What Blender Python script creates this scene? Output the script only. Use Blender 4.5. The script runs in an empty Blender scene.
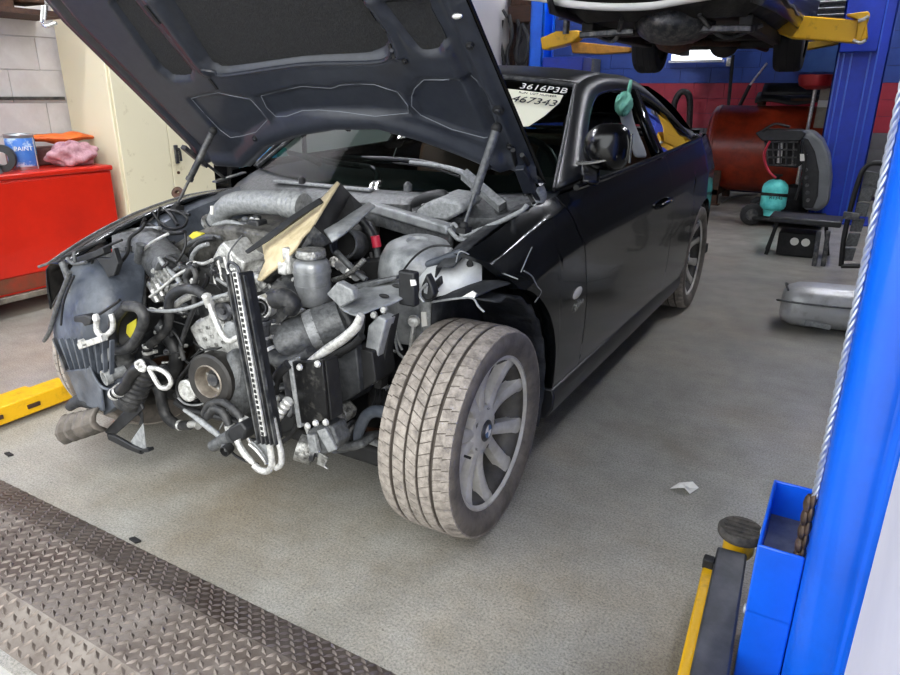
import bpy, math, random
from mathutils import Vector, Matrix
random.seed(7)
C = bpy.context.scene
COL = C.collection
# ---------- camera, sky, lights, exposure ----------
cd = bpy.data.cameras.new('camera'); cam = bpy.data.objects.new('camera', cd); COL.objects.link(cam)
cd.sensor_width = 36; cd.lens = 36*683.02/900; cd.clip_start = .02
cam.matrix_world = Matrix(((0.86382, -0.17367, 0.47292, 1.65606), (0.50377, 0.28736, -0.81464, -1.66206), (0.00558, 0.94195, 0.33572, 1.28678), (0, 0, 0, 1)))
C.camera = cam
vs = C.view_settings
vs.view_transform = 'Standard'; vs.look = 'None'; vs.gamma = 1; vs.use_curve_mapping = False; vs.exposure = 0.2
w = bpy.data.worlds.new('overcast_sky'); C.world = w; w.use_nodes = True
bg = w.node_tree.nodes['Background']; bg.inputs[0].default_value = (.93, .97, 1.0, 1); bg.inputs[1].default_value = 2.9
sd = bpy.data.lights.new('sun', 'SUN'); sd.energy = 1.9; sd.angle = math.radians(40); sd.color = (1, .96, .9)
sun = bpy.data.objects.new('sun', sd); COL.objects.link(sun)
sun.rotation_euler = Vector((-.75, .75, -.5)).to_track_quat('-Z', 'Y').to_euler()

# ---------- helpers ----------
OFF = {}
def V(*a): return Vector(a[0]) if len(a) == 1 else Vector(a)
def srgb(h):
    h = h.lstrip('#'); o = []
    for i in (0, 2, 4):
        c = int(h[i:i+2], 16)/255; o.append(c/12.92 if c <= .04045 else ((c+.055)/1.055)**2.4)
    return (*o, 1)
MATS = {}
def mat(name, col, rough=.5, metal=0, col2=None, scale=8, amt=(.35, .65), bump=0, bscale=60, spec=.5, coat=0, emit=None, rough2=None, stretch=None):
    m = bpy.data.materials.new(name); m.use_nodes = True; nt = m.node_tree; b = nt.nodes['Principled BSDF']
    b.inputs['Base Color'].default_value = srgb(col); b.inputs['Roughness'].default_value = rough; b.inputs['Metallic'].default_value = metal
    b.inputs['Specular IOR Level'].default_value = spec; b.inputs['Coat Weight'].default_value = coat; b.inputs['Coat Roughness'].default_value = .03
    tc = nt.nodes.new('ShaderNodeTexCoord'); src = tc.outputs['Object']
    if stretch:
        mp = nt.nodes.new('ShaderNodeMapping'); mp.inputs['Scale'].default_value = stretch; nt.links.new(src, mp.inputs[0]); src = mp.outputs[0]
    if col2:
        n = nt.nodes.new('ShaderNodeTexNoise'); n.inputs['Scale'].default_value = scale; n.inputs['Detail'].default_value = 8; n.inputs['Roughness'].default_value = .65
        r = nt.nodes.new('ShaderNodeValToRGB'); r.color_ramp.elements[0].position = amt[0]; r.color_ramp.elements[1].position = amt[1]
        r.color_ramp.elements[0].color = srgb(col); r.color_ramp.elements[1].color = srgb(col2)
        nt.links.new(src, n.inputs['Vector']); nt.links.new(n.outputs[0], r.inputs[0]); nt.links.new(r.outputs[0], b.inputs['Base Color'])
        if rough2 is not None:
            q = nt.nodes.new('ShaderNodeMapRange'); q.inputs[1].default_value = amt[0]; q.inputs[2].default_value = amt[1]; q.inputs[3].default_value = rough; q.inputs[4].default_value = rough2
            nt.links.new(n.outputs[0], q.inputs[0]); nt.links.new(q.outputs[0], b.inputs['Roughness'])
    if bump:
        n2 = nt.nodes.new('ShaderNodeTexNoise'); n2.inputs['Scale'].default_value = bscale; n2.inputs['Detail'].default_value = 4
        bp = nt.nodes.new('ShaderNodeBump'); bp.inputs['Strength'].default_value = bump; bp.inputs['Distance'].default_value = .01
        nt.links.new(src, n2.inputs['Vector']); nt.links.new(n2.outputs[0], bp.inputs['Height']); nt.links.new(bp.outputs[0], b.inputs['Normal'])
    if emit: b.inputs['Emission Color'].default_value = srgb(col); b.inputs['Emission Strength'].default_value = emit
    MATS[name] = m; return m

class MB:
    def __init__(s): s.v = []; s.f = []; s.fm = []; s.m = 0
    def add(s, vs, fs):
        o = len(s.v); s.v += [tuple(v) for v in vs]; s.f += [tuple(i+o for i in f) for f in fs]; s.fm += [s.m]*len(fs); return s
    def box(s, c, d, rz=0, M=None):
        x, y, z = [k/2 for k in d]
        vs = [V(a*x, b*y, e*z) for e in (-1, 1) for b in (-1, 1) for a in (-1, 1)]
        if M is None: M = Matrix.Rotation(rz, 3, 'Z')
        vs = [V(c)+M @ v for v in vs]
        return s.add(vs, [(0, 2, 3, 1), (4, 5, 7, 6), (0, 1, 5, 4), (2, 6, 7, 3), (0, 4, 6, 2), (1, 3, 7, 5)])
    def bb(s, a, b): # corner to corner box
        return s.box([(a[i]+b[i])/2 for i in range(3)], [abs(a[i]-b[i]) for i in range(3)])
    def bar(s, a, b, w, h, up=(0, 0, 1)): # box beam from a to b
        a, b = V(a), V(b); d = (b-a); L = d.length; d.normalize(); u = V(up); x = d.cross(u)
        if x.length < 1e-4: x = d.cross(V(1, 0, 0))
        x.normalize(); u = x.cross(d); M = Matrix((x, d, u)).transposed()
        return s.box((a+b)/2, (w, L, h), M=M)
    def tube(s, pts, r, n=10, sub=5, caps=True, wob=0):
        pts = [V(p) for p in pts]; rs = r if isinstance(r, (list, tuple)) else [r]*len(pts)
        P, R = [], []
        if len(pts) > 2 and sub > 1:
            for i in range(len(pts)-1):
                p0, p1, p2, p3 = pts[max(i-1, 0)], pts[i], pts[i+1], pts[min(i+2, len(pts)-1)]
                for k in range(sub):
                    t = k/sub; P.append(.5*((2*p1)+(p2-p0)*t+(2*p0-5*p1+4*p2-p3)*t*t+(3*p1-p0-3*p2+p3)*t**3)); R.append(rs[i]*(1-t)+rs[i+1]*t)
            P.append(pts[-1]); R.append(rs[-1])
        else: P, R = pts, list(rs)
        t0 = (P[1]-P[0]).normalized(); u = t0.orthogonal().normalized(); vs = []
        for i, p in enumerate(P):
            t = (P[min(i+1, len(P)-1)]-P[max(i-1, 0)])
            if t.length < 1e-7: t = t0
            t = t.normalized(); u = u-t*u.dot(t)
            if u.length < 1e-5: u = t.orthogonal()
            u.normalize(); b = t.cross(u)
            for k in range(n):
                a = 2*math.pi*k/n; vs.append(p+(u*math.cos(a)+b*math.sin(a))*R[i])
        fs = [(i*n+k, i*n+(k+1) % n, (i+1)*n+(k+1) % n, (i+1)*n+k) for i in range(len(P)-1) for k in range(n)]
        if caps: fs += [tuple(range(n-1, -1, -1)), tuple((len(P)-1)*n+k for k in range(n))]
        return s.add(vs, fs)
    def cyl(s, a, b, r, r2=None, n=20): return s.tube([a, b], [r, r if r2 is None else r2], n=n)
    def lathe(s, prof, o=(0, 0, 0), ax=(0, 0, 1), n=32, a0=0, a1=2*math.pi):
        ax = V(ax).normalized(); u = ax.orthogonal().normalized()
        if abs(ax.z) < .9: u = (V(0, 0, 1)-ax*ax.z).normalized()
        b = ax.cross(u); full = abs(a1-a0-2*math.pi) < 1e-6; m = n if full else n+1; vs = []
        for r, h in prof:
            for k in range(m):
                a = a0+(a1-a0)*k/n; vs.append(V(o)+ax*h+(u*math.cos(a)+b*math.sin(a))*r)
        fs = []
        for i in range(len(prof)-1):
            for k in range(n if full else n):
                k2 = (k+1) % m if full else k+1
                fs.append((i*m+k, i*m+k2, (i+1)*m+k2, (i+1)*m+k))
        return s.add(vs, fs)
    def prism(s, pts, d): # polygon extruded along d
        n = len(pts); d = V(d); vs = [V(p) for p in pts]+[V(p)+d for p in pts]
        return s.add(vs, [tuple(range(n)), tuple(range(2*n-1, n-1, -1))]+[(i, i+n, (i+1) % n+n, (i+1) % n) for i in range(n)])
    def grid(s, rows):
        n = len(rows[0]); vs = [q for r in rows for q in r]
        return s.add(vs, [(i*n+k, i*n+k+1, (i+1)*n+k+1, (i+1)*n+k) for i in range(len(rows)-1) for k in range(n-1)])
    def ell(s, c, r, n=16, m=10, M=None):
        vs = []; M = M or Matrix.Identity(3)
        for i in range(m+1):
            t = math.pi*i/m
            for k in range(n):
                a = 2*math.pi*k/n; vs.append(V(c)+M @ V(r[0]*math.sin(t)*math.cos(a), r[1]*math.sin(t)*math.sin(a), r[2]*math.cos(t)))
        return s.add(vs, [(i*n+k, (i+1)*n+k, (i+1)*n+(k+1) % n, i*n+(k+1) % n) for i in range(m) for k in range(n)])
    def build(s, name, m, parent=None, smooth=40, bevel=0, solid=0, sub=0, kind=None, at=None, seg=2, label=None):
        me = bpy.data.meshes.new(name); vs = s.v
        if parent is not None: off = OFF.get(parent.name, V(0, 0, 0))
        elif at is not None: off = V(at)
        else:
            off = V((min(v[0] for v in vs)+max(v[0] for v in vs))/2, (min(v[1] for v in vs)+max(v[1] for v in vs))/2, min(v[2] for v in vs))
        me.from_pydata([(v[0]-off[0], v[1]-off[1], v[2]-off[2]) for v in vs], [], s.f)
        ms = m if isinstance(m, (list, tuple)) else [m]
        for k in ms: me.materials.append(k)
        if len(ms) > 1: me.polygons.foreach_set('material_index', s.fm)
        if smooth:
            me.polygons.foreach_set('use_smooth', [True]*len(me.polygons))
            if smooth < 179: me.set_sharp_from_angle(angle=math.radians(smooth))
        o = bpy.data.objects.new(name, me); COL.objects.link(o); OFF[o.name] = off
        if parent is not None: o.parent = parent
        else: o.location = off
        if kind: o['kind'] = kind
        if label: o['label'] = label
        if solid: md = o.modifiers.new('solid', 'SOLIDIFY'); md.thickness = solid; md.offset = 0
        if bevel: md = o.modifiers.new('bevel', 'BEVEL'); md.width = bevel; md.segments = seg; md.limit_method = 'ANGLE'; md.angle_limit = math.radians(35)
        if sub: md = o.modifiers.new('sub', 'SUBSURF'); md.levels = sub; md.render_levels = sub
        return o
def tag(o, label, cat, group=None, kind=None):
    o['label'] = label; o['category'] = cat
    if group: o['group'] = group
    if kind: o['kind'] = kind
    return o
def thing(name, label, cat, loc=(0, 0, 0), group=None):
    o = bpy.data.objects.new(name, None); COL.objects.link(o); o.location = loc; o.empty_display_size = .1; OFF[o.name] = V(loc)
    return tag(o, label, cat, group)
def copy_tree(o, parent=None, **kw):
    c = o.copy(); COL.objects.link(c); OFF[c.name] = OFF.get(o.name, V(0, 0, 0)).copy()
    if parent is not None: c.parent = parent
    for ch in [x for x in o.children]: copy_tree(ch, c)
    return c
def text(name, string, size, o, xd, yd, m, parent, depth=.0008, shear=0):
    cu = bpy.data.curves.new(name, 'FONT'); cu.body = string; cu.size = size; cu.extrude = depth; cu.align_x = 'CENTER'; cu.align_y = 'CENTER'; cu.shear = shear
    cu.resolution_u = 3
    t = bpy.data.objects.new(name+'_curve', cu); COL.objects.link(t); bpy.context.view_layer.update()
    me = bpy.data.meshes.new_from_object(t.evaluated_get(bpy.context.evaluated_depsgraph_get())); bpy.data.objects.remove(t); bpy.data.curves.remove(cu)
    xd = V(xd).normalized(); yd = (V(yd)-xd*V(yd).dot(xd)).normalized(); zd = xd.cross(yd)
    off = OFF.get(parent.name, V(0, 0, 0)); M = Matrix((xd, yd, zd)).transposed().to_4x4(); M.translation = V(o)-off
    me.transform(M); me.materials.clear(); me.materials.append(m); me.name = name
    ob = bpy.data.objects.new(name, me); COL.objects.link(ob); ob.parent = parent; return ob
def lerp(a, b, t): return a+(b-a)*t
def interp(x, tab):
    if x <= tab[0][0]: return tab[0][1]
    for (a, p), (b, q) in zip(tab, tab[1:]):
        if x <= b: return p+(q-p)*(x-a)/(b-a)
    return tab[-1][1]
def smooth_curve(pts, sub=6):
    pts = [V(p) for p in pts]; P = []
    for i in range(len(pts)-1):
        p0, p1, p2, p3 = pts[max(i-1, 0)], pts[i], pts[i+1], pts[min(i+2, len(pts)-1)]
        for k in range(sub):
            t = k/sub; P.append(.5*((2*p1)+(p2-p0)*t+(2*p0-5*p1+4*p2-p3)*t*t+(3*p1-p0-3*p2+p3)*t**3))
    return P+[pts[-1]]

# ---------- materials ----------
M_paint = mat('black_car_paint', '07090b', .2, 0, spec=.4, coat=.22)
M_hoodp = mat('dusty_navy_hood_paint', '292c34', .30, 0, '343840', 30, (.35, .75), spec=.5)
M_hoodpad = mat('hood_insulation_pad', '17181a', .8, 0, '2c2d2e', 90, (.45, .8), bump=.3, bscale=180)
M_bead = mat('seam_sealer', '74787f', .6)
M_black = mat('black_plastic', '131416', .5, 0, '2b2c2e', 20, (.4, .8))
M_blackd = mat('dusty_black_plastic', '1f2124', .62, 0, '6f6f6c', 26, (.45, .85), bump=.25)
M_rubber = mat('dusty_rubber_hose', '1e1f21', .5, 0, '5a5957', 26, (.45, .85), bump=.2)
M_rubberd = mat('dark_rubber_hose', '0f1011', .48, 0, '38383a', 22, (.45, .85))
M_alu = mat('cast_aluminium', 'b0b0ac', .36, .6, '3a3936', 60, (.4, .68), bump=.5, bscale=90)
M_alub = mat('bright_aluminium', 'dadad6', .34, .45, '6a6863', 60, (.42, .8), bump=.3)
M_dust = mat('dusty_grey_plastic', '626465', .45, .15, '343536', 60, (.36, .7), bump=.35)
M_dustl = mat('light_grey_dusty_plastic', '9b9d9d', .45, .15, '696b6c', 75, (.36, .72), bump=.3)
M_steel = mat('dark_steel', '45464a', .42, .7, '8a8883', 20, (.45, .8), bump=.2)
M_chrome = mat('bright_steel', 'c9c9c6', .25, .9)
M_rust = mat('rusty_steel', '5a3a26', .7, .3, '2c2623', 24, (.35, .7), bump=.4)
M_liner = mat('grey_wheel_liner', '3a3f47', .42, 0, '6a6f77', 9, (.42, .8), bump=.2, bscale=30)
M_linerd = mat('dark_wheel_liner', '191b1e', .7, 0, '4c4e50', 14, (.45, .85), bump=.3)
M_strut = mat('primer_grey_steel', 'a2a4a5', .4, .25, '525657', 14, (.4, .75), bump=.15)
M_wprim = mat('pale_inner_fender_paint', 'cbcdcc', .4, 0, 'a3a5a4', 10, (.45, .8))
M_dark = mat('shadow_black_metal', '0c0c0d', .7, 0, '232323', 20, (.4, .8))
M_tyre = mat('dusty_tyre_tread', 'a89f95', .82, 0, '69625b', 40, (.36, .72), bump=.5, bscale=120)
M_tyres = mat('tyre_sidewall', '6e6760', .75, 0, '4a4641', 20, (.4, .7), bump=.15)
M_groove = mat('tyre_groove', '544d46', .9)
M_rim = mat('dirty_silver_rim', 'cfccc4', .45, .15, 'a29e94', 14, (.4, .75))
M_rimin = mat('rim_barrel', '57544f', .6, .2, '3a3835', 12)
M_glass = None
M_tan = mat('tan_foam_sheet', 'd3c3a0', .8, 0, 'a89871', 14, (.4, .75), bump=.5, bscale=40)
M_yellow = mat('yellow_lift_paint', 'e0ac0c', .42, 0, '9a7412', 16, (.55, .82), bump=.15)
M_blue = mat('blue_lift_paint', '0a66ea', .3, 0, '0a5ad4', 4, (.4, .7), coat=.3)
M_bluer = mat('deep_blue_lift_paint', '0f36b4', .45, 0, '0b2a94', 4, (.4, .7))
M_red = mat('red_cabinet_paint', 'c9220c', .36, 0, 'b51c09', 3, (.4, .7), coat=.3)
M_cream = mat('cream_cabinet_paint', 'e0d9bb', .45, 0, 'b3a884', 11, (.62, .78), bump=.05)
M_teal = mat('teal_paint', '7df5ef', .4, 0, '3fc6c2', 8)
M_tank = mat('oxide_red_tank_paint', '9a3216', .32, 0, '6b2212', 7, (.4, .7), bump=.1, bscale=20)
M_white = mat('white_paint', 'e8e6e0', .5)
M_paper = mat('cream_paper', 'e9e7cf', .8)
M_pink = mat('pink_rag', 'c59aa0', .95, 0, '9c6f78', 25, bump=.6, bscale=80)
M_orange = mat('orange_bag', 'e8701a', .55, 0, 'c45312', 9)
M_wire = mat('black_wire', '101011', .5)
M_redp = mat('red_plastic', 'b02038', .5)
M_yelp = mat('yellow_plastic', 'c9bf3a', .5)
M_leather = mat('dark_leather', '17171a', .45)
M_brown = mat('brown_leather', '5a3018', .55)
M_lamp = mat('lit_tube', 'f4f6ff', .5, emit=170)
def glassmat(name, col, alpha, rough=.02):
    m = bpy.data.materials.new(name); m.use_nodes = True; nt = m.node_tree; nt.nodes.clear()
    o = nt.nodes.new('ShaderNodeOutputMaterial'); t = nt.nodes.new('ShaderNodeBsdfTransparent'); g = nt.nodes.new('ShaderNodeBsdfGlossy'); mx = nt.nodes.new('ShaderNodeMixShader'); f = nt.nodes.new('ShaderNodeFresnel')
    f.inputs[0].default_value = 1.33; t.inputs[0].default_value = (*srgb(col)[:3], 1); g.inputs['Roughness'].default_value = rough
    nt.links.new(f.outputs[0], mx.inputs[0]); nt.links.new(t.outputs[0], mx.inputs[1]); nt.links.new(g.outputs[0], mx.inputs[2]); nt.links.new(mx.outputs[0], o.inputs[0]); return m
M_glass = glassmat('tinted_window_glass', '7d918a', .5)


# ---------- concrete floor material ----------
def concrete():
    m = bpy.data.materials.new('sealed_concrete'); m.use_nodes = True; nt = m.node_tree; b = nt.nodes['Principled BSDF']; L = nt.links
    tc = nt.nodes.new('ShaderNodeTexCoord')
    def noise(s, d=6, r=.6):
        n = nt.nodes.new('ShaderNodeTexNoise'); n.inputs['Scale'].default_value = s; n.inputs['Detail'].default_value = d; n.inputs['Roughness'].default_value = r; L.new(tc.outputs['Object'], n.inputs['Vector']); return n.outputs[0]
    def ramp(src, *els):
        r = nt.nodes.new('ShaderNodeValToRGB')
        while len(r.color_ramp.elements) < len(els): r.color_ramp.elements.new(.5)
        for e, (p, c) in zip(r.color_ramp.elements, els): e.position = p; e.color = c if isinstance(c, tuple) else srgb(c)
        L.new(src, r.inputs[0]); return r.outputs[0]
    def mix(a, c, f, mode='MIX'):
        x = nt.nodes.new('ShaderNodeMix'); x.data_type = 'RGBA'; x.blend_type = mode
        (L.new(f, x.inputs['Factor']) if not isinstance(f, float) else setattr(x.inputs['Factor'], 'default_value', f)); L.new(a, x.inputs[6])
        (L.new(c, x.inputs[7]) if not isinstance(c, tuple) else setattr(x.inputs[7], 'default_value', c)); return x.outputs[2]
    base = ramp(noise(1.3, 8, .65), (.3, '969590'), (.5, 'a29f97'), (.72, 'a89f90'))
    streak = ramp(noise(5, 10, .7), (.38, (1, 1, 1, 1)), (.62, (.80, .80, .78, 1)))
    c = mix(base, streak, 1.0, 'MULTIPLY')
    grain = ramp(noise(150, 4, .8), (.36, (.38, .38, .37, 1)), (.5, (.95, .95, .95, 1)), (.66, (1.35, 1.34, 1.3, 1)))
    c = mix(c, grain, .85, 'MULTIPLY')
    v = nt.nodes.new('ShaderNodeTexVoronoi'); v.inputs['Scale'].default_value = 30; L.new(tc.outputs['Object'], v.inputs['Vector'])
    spots = ramp(v.outputs['Distance'], (.05, (.35, .34, .33, 1)), (.11, (1, 1, 1, 1)))
    gate = ramp(noise(9, 3), (.5, (0, 0, 0, 1)), (.6, (1, 1, 1, 1)))
    c = mix(c, mix(c, spots, 1.0, 'MULTIPLY'), gate)
    oil = ramp(noise(.9, 5, .55), (.54, (1, 1, 1, 1)), (.7, (.66, .60, .52, 1)))
    c = mix(c, oil, 1.0, 'MULTIPLY')
    mp = nt.nodes.new('ShaderNodeMapping'); mp.inputs['Scale'].default_value = (1.2, 22, 1); mp.inputs['Rotation'].default_value = (0, 0, .5); L.new(tc.outputs['Object'], mp.inputs[0])
    sn = nt.nodes.new('ShaderNodeTexNoise'); sn.inputs['Scale'].default_value = 3; sn.inputs['Detail'].default_value = 9; sn.inputs['Roughness'].default_value = .7; L.new(mp.outputs[0], sn.inputs['Vector'])
    c = mix(c, ramp(sn.outputs[0], (.38, (.95, .95, .94, 1)), (.56, (1, 1, 1, 1)), (.74, (1.16, 1.15, 1.12, 1))), 1.0, 'MULTIPLY')
    L.new(c, b.inputs['Base Color'])
    rr = ramp(noise(2.5, 6), (.35, (.30, .30, .30, 1)), (.65, (.52, .52, .52, 1))); L.new(rr, b.inputs['Roughness'])
    bp = nt.nodes.new('ShaderNodeBump'); bp.inputs['Strength'].default_value = .15; bp.inputs['Distance'].default_value = .003; L.new(noise(170, 5, .7), bp.inputs['Height']); L.new(bp.outputs[0], b.inputs['Normal'])
    return m
M_conc = concrete()
M_wallw = mat('white_wall_paint', 'e2dfdd', .6, 0, 'cfcac8', 6, (.4, .8), bump=.25, bscale=40)
M_wallb = mat('blue_wall_paint', '2a4a9a', .5, 0, '223f86', 3, (.4, .7), bump=.2, bscale=50)
M_wallr = mat('red_wall_paint', 'a8283c', .5, 0, '8f2030', 3, (.4, .7), bump=.2, bscale=50)
M_wallg = mat('grey_wall_paint', '67676a', .6, 0, '525254', 3, (.4, .7), bump=.2, bscale=50)
M_mort = mat('mortar', 'd6d2d0', .8)
M_mortd = mat('dark_mortar', '38304e', .85)
M_wood = mat('dark_wood', '4a2f20', .7, 0, '2e1d14', 6, (.35, .7), bump=.2, stretch=(1, 8, 8))
M_ceil = mat('ceiling_paint', '55534f', .8, 0, '3a3937', 1)
M_dplate = mat('worn_diamond_plate', '4c4038', .42, .3, '7c746c', 5, (.38, .68), rough2=.5, bump=.12)
M_bump = mat('worn_plate_tread', '786e66', .36, .35, '4a413b', 9, (.4, .7))

def struct(o): o['kind'] = 'structure'; return o
struct(MB().bb((-3.4, -1.1, -.1), (4.5, 9.1, 0)).build('floor', M_conc, at=(0, 0, 0)))
struct(MB().bb((-30, -40, -.1), (30, -1.1, -.004)).build('trim_apron', mat('driveway_concrete', 'b4b2ac', .8, 0, '9a9892', 3), at=(0, -8, 0)))
struct(MB().bb((-3.4, -1.3, 3.9), (4.5, 9.1, 4.05)).build('ceiling', M_ceil))
wl = struct(MB().bb((-3.4, -1.3, 0), (-3.16, 9.1, 4)).build('wall_left', M_mort))
wb = struct(MB().bb((-3.4, 8.94, 0), (4.5, 9.2, 4)).build('wall_back', M_mortd))
wr = struct(MB().bb((4.3, -1.3, 0), (4.5, 9.1, 4)).build('wall_right', mat('dark_grey_wall_paint', '3b3c40', .6, 0, '2c2d31', 2)))
wf = MB(); wf.bb((-3.4, -1.3, 0), (-2.75, -1.1, 4)); wf.bb((1.8, -1.3, 0), (4.5, -1.1, 4)); wf.bb((-2.75, -1.3, 3.3), (1.8, -1.1, 4))
struct(wf.build('wall_front', M_wallw))
jm = MB(); jm.bb((1.722, -1.31, 0), (1.80, -1.09, 3.3)); jm.tube([(1.738, -1.312, 0), (1.738, -1.312, 3.3)], .0035, n=10, sub=1); jm.bb((1.748, -1.318, 0), (1.80, -1.30, 3.3)); jm.bb((1.79, -1.325, 0), (2.1, -1.30, 3.3))
struct(jm.build('trim_1', mat('white_door_frame_steel', 'c9c9d6', .4, 0, 'bdbdcc', 5), bevel=.006))
# masonry: blocks laid course by course, each proud of the mortar
def blocks(parent, axis, plane, u0, u1, rows, z0, bw, bh, matfor, depth=.03, name='block', seed=1):
    rnd = random.Random(seed); meshes = {}
    for r in range(rows):
        m = matfor(z0+(r+.5)*bh); u = u0-(bw/2 if r % 2 else 0)
        while u < u1:
            key = m.name
            if key not in meshes:
                t = MB(); d = (depth, bw-.004, bh-.004) if axis == 0 else (bw-.004, depth, bh-.004); t.box((0, 0, 0), d)
                o = t.build(name, m, parent, smooth=0, bevel=.002, seg=1); meshes[key] = o.data; first = True
                o.data.transform(Matrix.Translation(OFF[parent.name]))
            else:
                o = bpy.data.objects.new(name, meshes[key]); COL.objects.link(o); o.parent = parent
                md = o.modifiers.new('bevel', 'BEVEL'); md.width = .002; md.segments = 1
            c = V(plane+rnd.uniform(-.002, .002), u+bw/2, z0+(r+.5)*bh) if axis == 0 else V(u+bw/2, plane+rnd.uniform(-.002, .002), z0+(r+.5)*bh)
            o.location = c-OFF[parent.name]; u += bw
blocks(wl, 0, -3.16, -.3, 3.4, 10, 0, .42, .203, lambda z: M_wallw)
def bandmat(z): return M_wallg if z < .86 else (M_wallr if z < 1.40 else M_wallb)
blocks(wb, 1, 8.94, -3.0, 2.4, 13, 0.05, .41, .20, bandmat, seed=3)
MB().bb((-3.4, 8.915, 2.65), (4.4, 8.93, 4)).build('upper_paint_band', M_wallb, wb); 
bandm = MB(); bandm.bb((2.4, 8.915, 1.45), (4.3, 8.93, 2.65)); bandm.build('grey_paint_band', MATS['dark_grey_wall_paint'], wb)
bandm = MB(); bandm.bb((2.4, 8.915, .85), (4.3, 8.93, 1.45)); bandm.build('grey_paint_band', MATS['dark_grey_wall_paint'], wb)
bandm = MB(); bandm.bb((2.4, 8.915, 0), (4.3, 8.93, .85)); bandm.build('grey_paint_band', M_wallg, wb)
bandm = MB(); bandm.bb((4.285, 0, 0), (4.3, 8.9, .25)); bandm.build('skirting_band', M_wallg, wr)
# thin rail on the block wall
tag(MB().bb((-3.14, -.3, 1.235), (-3.115, 1.29, 1.255)).build('wall_rail', M_steel, bevel=.003), 'thin dark metal rail fixed along the white block wall', 'rail')
# ---------- tread-plate door threshold ----------
tp = thing('threshold_ramp', 'rusty brown diamond tread-plate ramp across the garage doorway floor', 'ramp', (0, -.85, 0))
X0, X1 = -1.5, 1.66
prof = [(-.645, .0), (-.776, .055), (-.980, .057), (-1.073, .0)]
for i, nm in enumerate(('rear_slope_plate', 'flat_top_plate', 'front_slope_plate')):
    (ya, za), (yb, zb) = prof[i], prof[i+1]; t = MB(); t.prism([(X0, ya, za), (X0, yb, zb), (X0, yb, zb-.008), (X0, ya, za-.008)], (X1-X0, 0, 0)); pl = t.build(nm, M_dplate, tp, smooth=0)
    d = V(0, yb-ya, zb-za); L = d.length; d.normalize(); nrm = V(0, -d.z, d.y); nrm = nrm if nrm.z > 0 else -nrm
    b = MB(); pitch = .0235; k = 0; nrow = max(1, int(L/pitch)); xs = int((X1-X0)/pitch)
    for r in range(nrow):
        for c in range(xs):
            x = X0+(c+.5)*pitch
            if x < -1.1 and c % 2: pass
            o = V(x, ya, za)+d*((r+.5)*L/nrow); ang = math.radians(28 if (r+c) % 2 else -62)+.0
            ux = V(1, 0, 0)*math.cos(ang)+d*math.sin(ang); uy = -V(1, 0, 0)*math.sin(ang)+d*math.cos(ang); l, wd, h = .0145, .0058, .0042
            b.add([o-ux*l, o-uy*wd, o+ux*l, o+uy*wd, o-ux*l*.45+nrm*h, o+ux*l*.45+nrm*h], [(0, 1, 4), (1, 2, 5, 4), (2, 3, 5), (3, 0, 4, 5)])
    b.build('raised_tread', M_bump, pl, smooth=60, kind='stuff')
# ---------- ceiling lamps (out of frame, reflected in glass and paint; last two added as fill light) ----------
lamp0 = None
for i, (x, y) in enumerate(((-1.75, 1.8), (2.3, 3.6), (-1.2, 6.4), (1.9, 6.0), (-2.0, -.1), (.5, 8.2))):
    if lamp0 is None:
        lamp0 = thing('fluorescent_fixture', 'white twin-tube fluorescent fixture on the ceiling', 'ceiling light', (0, 0, 0), 'fluorescent fixtures on the ceiling')
        MB().box((0, 0, .03), (.24, 1.25, .06)).build('housing', M_white, lamp0, bevel=.008)
        for s in (-.06, .06): MB().cyl((s, -.6, -.02), (s, .6, -.02), .016).build('tube', M_lamp, lamp0)
        o = lamp0
    else: o = copy_tree(lamp0)
    o.location = (x, y, 3.84); o['label'] = 'white twin-tube fluorescent fixture on the ceiling ' + ('between red cabinet and raised hood', 'over the stacked spare tyres', 'between the oil tank and the raised hood', 'over the service trolley', 'added to brighten the white wall inside the doorway', 'added to brighten the oil tank below')[i]

# ---------- cream metal cabinet ----------
cc = thing('metal_cabinet', 'tall cream metal cabinet with paint chips beside the white block wall', 'cabinet', (-2.87, 1.7, 0))
MB().bb((-3.12, 1.3, .06), (-2.645, 2.1, 2.0)).build('cabinet_body', M_cream, cc, bevel=.006)
MB().bb((-2.645, 1.318, .08), (-2.63, 1.70, 1.985)).build('door', M_cream, cc, bevel=.004)
d2 = MB().bb((-2.645, 1.706, .08), (-2.63, 2.085, 1.985)).build('door', M_cream, cc, bevel=.004)
h = MB(); h.bb((-2.63, 1.735, .80), (-2.615, 1.765, .93)); h.build('handle_plate', M_steel, d2, bevel=.004)
h = MB(); h.tube([(-2.61, 1.75, .90), (-2.585, 1.75, .895), (-2.583, 1.75, .82)], .009); h.cyl((-2.615, 1.75, .90), (-2.59, 1.75, .90), .012); h.build('handle', M_dark, d2)
h = MB(); h.cyl((-2.632, 1.75, .735), (-2.622, 1.75, .735), .011); h.build('lock', M_rust, d2)
MB().bb((-3.1, 1.32, 0), (-2.66, 2.08, .06)).build('plinth', M_dark, cc)
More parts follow.
